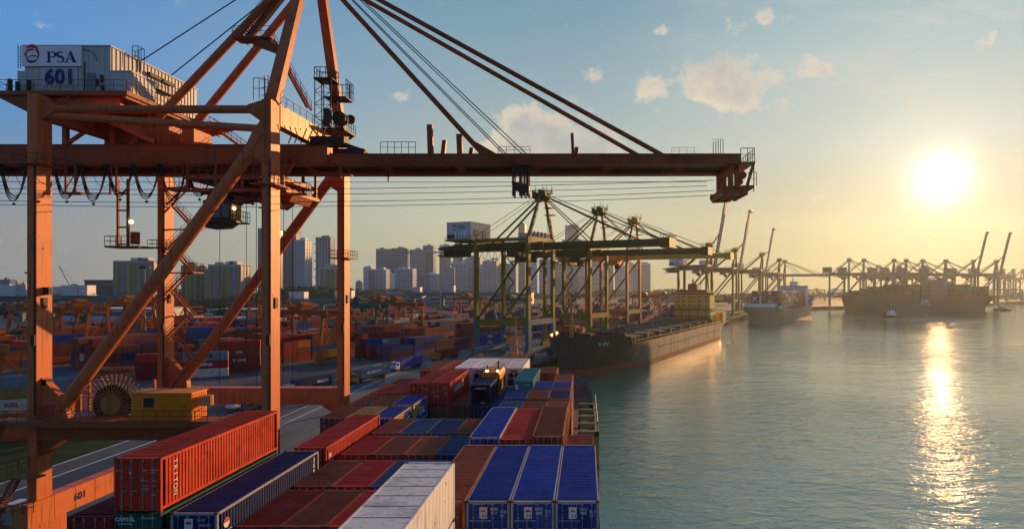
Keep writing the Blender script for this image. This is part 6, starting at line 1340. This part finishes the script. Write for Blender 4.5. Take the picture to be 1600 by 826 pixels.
def trunk_mesh():
    m = MB(); m.tube((0,0,0),(0,0,5),.45,7,r2=.28)
    for a in range(4): m.tube((0,0,3.6),(cos(a*1.6)*2.8,sin(a*1.6)*2.8,7.5),.2,5,r2=.08)
    return m.mesh('trunk', [M_bark])
TR = trunk_mesh(); rt = random.Random(5); nt_ = 0
spots = [(x+rt.uniform(-5,5), 468+rt.uniform(-6,6), 560) for x in range(-5,250,15)]+[(x+rt.uniform(-5,5), 462, 600) for x in range(285,460,13)]+[(x+rt.uniform(-4,4), 455, 800) for x in range(545,660,8)]+[(x, 480, 430) for x in (155,163,218,232,345,352)]+[(x+rt.uniform(-8,8), 462, 950) for x in range(660,1250,34)]
for i, (px, py, d) in enumerate(spots):
    x = (px-CX)*d/F; sc = rt.uniform(.9,1.5)*(1.25 if 545 < px < 660 else 1)
    wh = 'in the belt left of the zigzag stair' if px < 250 else 'between the landside and waterside legs' if px < 470 else 'on the rise by the grey warehouse' if px < 662 else 'in the line far behind the olive cranes'
    k_ = sum(1 for s in spots[:i] if (s[0] < 250) == (px < 250) and (250 <= s[0] < 470) == (250 <= px < 470) and (470 <= s[0] < 662) == (470 <= px < 662))
    t = empty('tree', (x, d+rt.uniform(-14,14), QZ), rt.uniform(0,6), 'dark green tree, %s, %s from left' % (wh, ORD[k_] if k_ < 20 else 'last'), 'tree', 'trees behind the container yard')
    t.scale = (sc,sc,sc)
    c = bpy.data.objects.new('crown', CR[i % 3]); COL.objects.link(c); c.parent = t
    b = bpy.data.objects.new('trunk', TR); COL.objects.link(b); b.parent = t
# wooded rise and distant ridge
m = MB(); rt = random.Random(9)
for i in range(9000):
    u_ = rt.random(); x = (-560+u_*330); y = 830+rt.uniform(0,120); hgt = 20*math.exp(-((x+395)/95)**2)+5
    c = Vector((x,y,QZ+hgt*rt.uniform(.3,1.05)+rt.uniform(-2,3))); a = Vector((rt.gauss(0,1),rt.gauss(0,1),rt.gauss(0,1))).normalized()*2.2; b = Vector((rt.gauss(0,1),rt.gauss(0,1),rt.gauss(0,1))).normalized()*2.2
    m.add([c-a,c+b,c+a,c-b],[(0,1,2,3)], i % 2)
for i in range(14000):
    x = rt.uniform(-1300,1500); y = 1350+rt.uniform(0,160); hgt = 13+6*sin(x*.011)+4*sin(x*.037)
    c = Vector((x,y,QZ+hgt*rt.uniform(.2,1.0))); a = Vector((rt.gauss(0,1),rt.gauss(0,1),rt.gauss(0,1))).normalized()*3.4; b = Vector((rt.gauss(0,1),rt.gauss(0,1),rt.gauss(0,1))).normalized()*3.4
    m.add([c-a,c+b,c+a,c-b],[(0,1,2,3)], i % 2)
tag(m.build('distant_woods', [M_leaf, M_leaf2]), kind='stuff')
pass

# ------------------------------------------------------------------ evening haze
hz = MB(); hz.box(-EX-20, EX+20, -340, 2580, -2, 300)
HZM = bpy.data.materials.new('haze_air'); HZM.use_nodes = True; T = NT(HZM.node_tree)
pv = T.n('ShaderNodeVolumePrincipled'); o = T.n('ShaderNodeOutputMaterial'); T.t.links.new(pv.outputs[0], o.inputs['Volume'])
pv.inputs['Color'].default_value = (.68,.86,1,1); pv.inputs['Density'].default_value = .00008; pv.inputs['Anisotropy'].default_value = .60
HAZE = hz.build('haze', HZM); tag(HAZE, kind='stuff')

for o_ in bpy.data.objects:
    if o_.parent is None and o_.get('label') and not 4 <= len(o_['label'].split()) <= 16: print('LONG', len(o_['label'].split()), o_['label'])
_seen = {}
for o_ in bpy.data.objects:
    if o_.parent is None and o_.get('label'):
        if o_['label'] in _seen: print('DUP', o_['label'])
        _seen[o_['label']] = 1
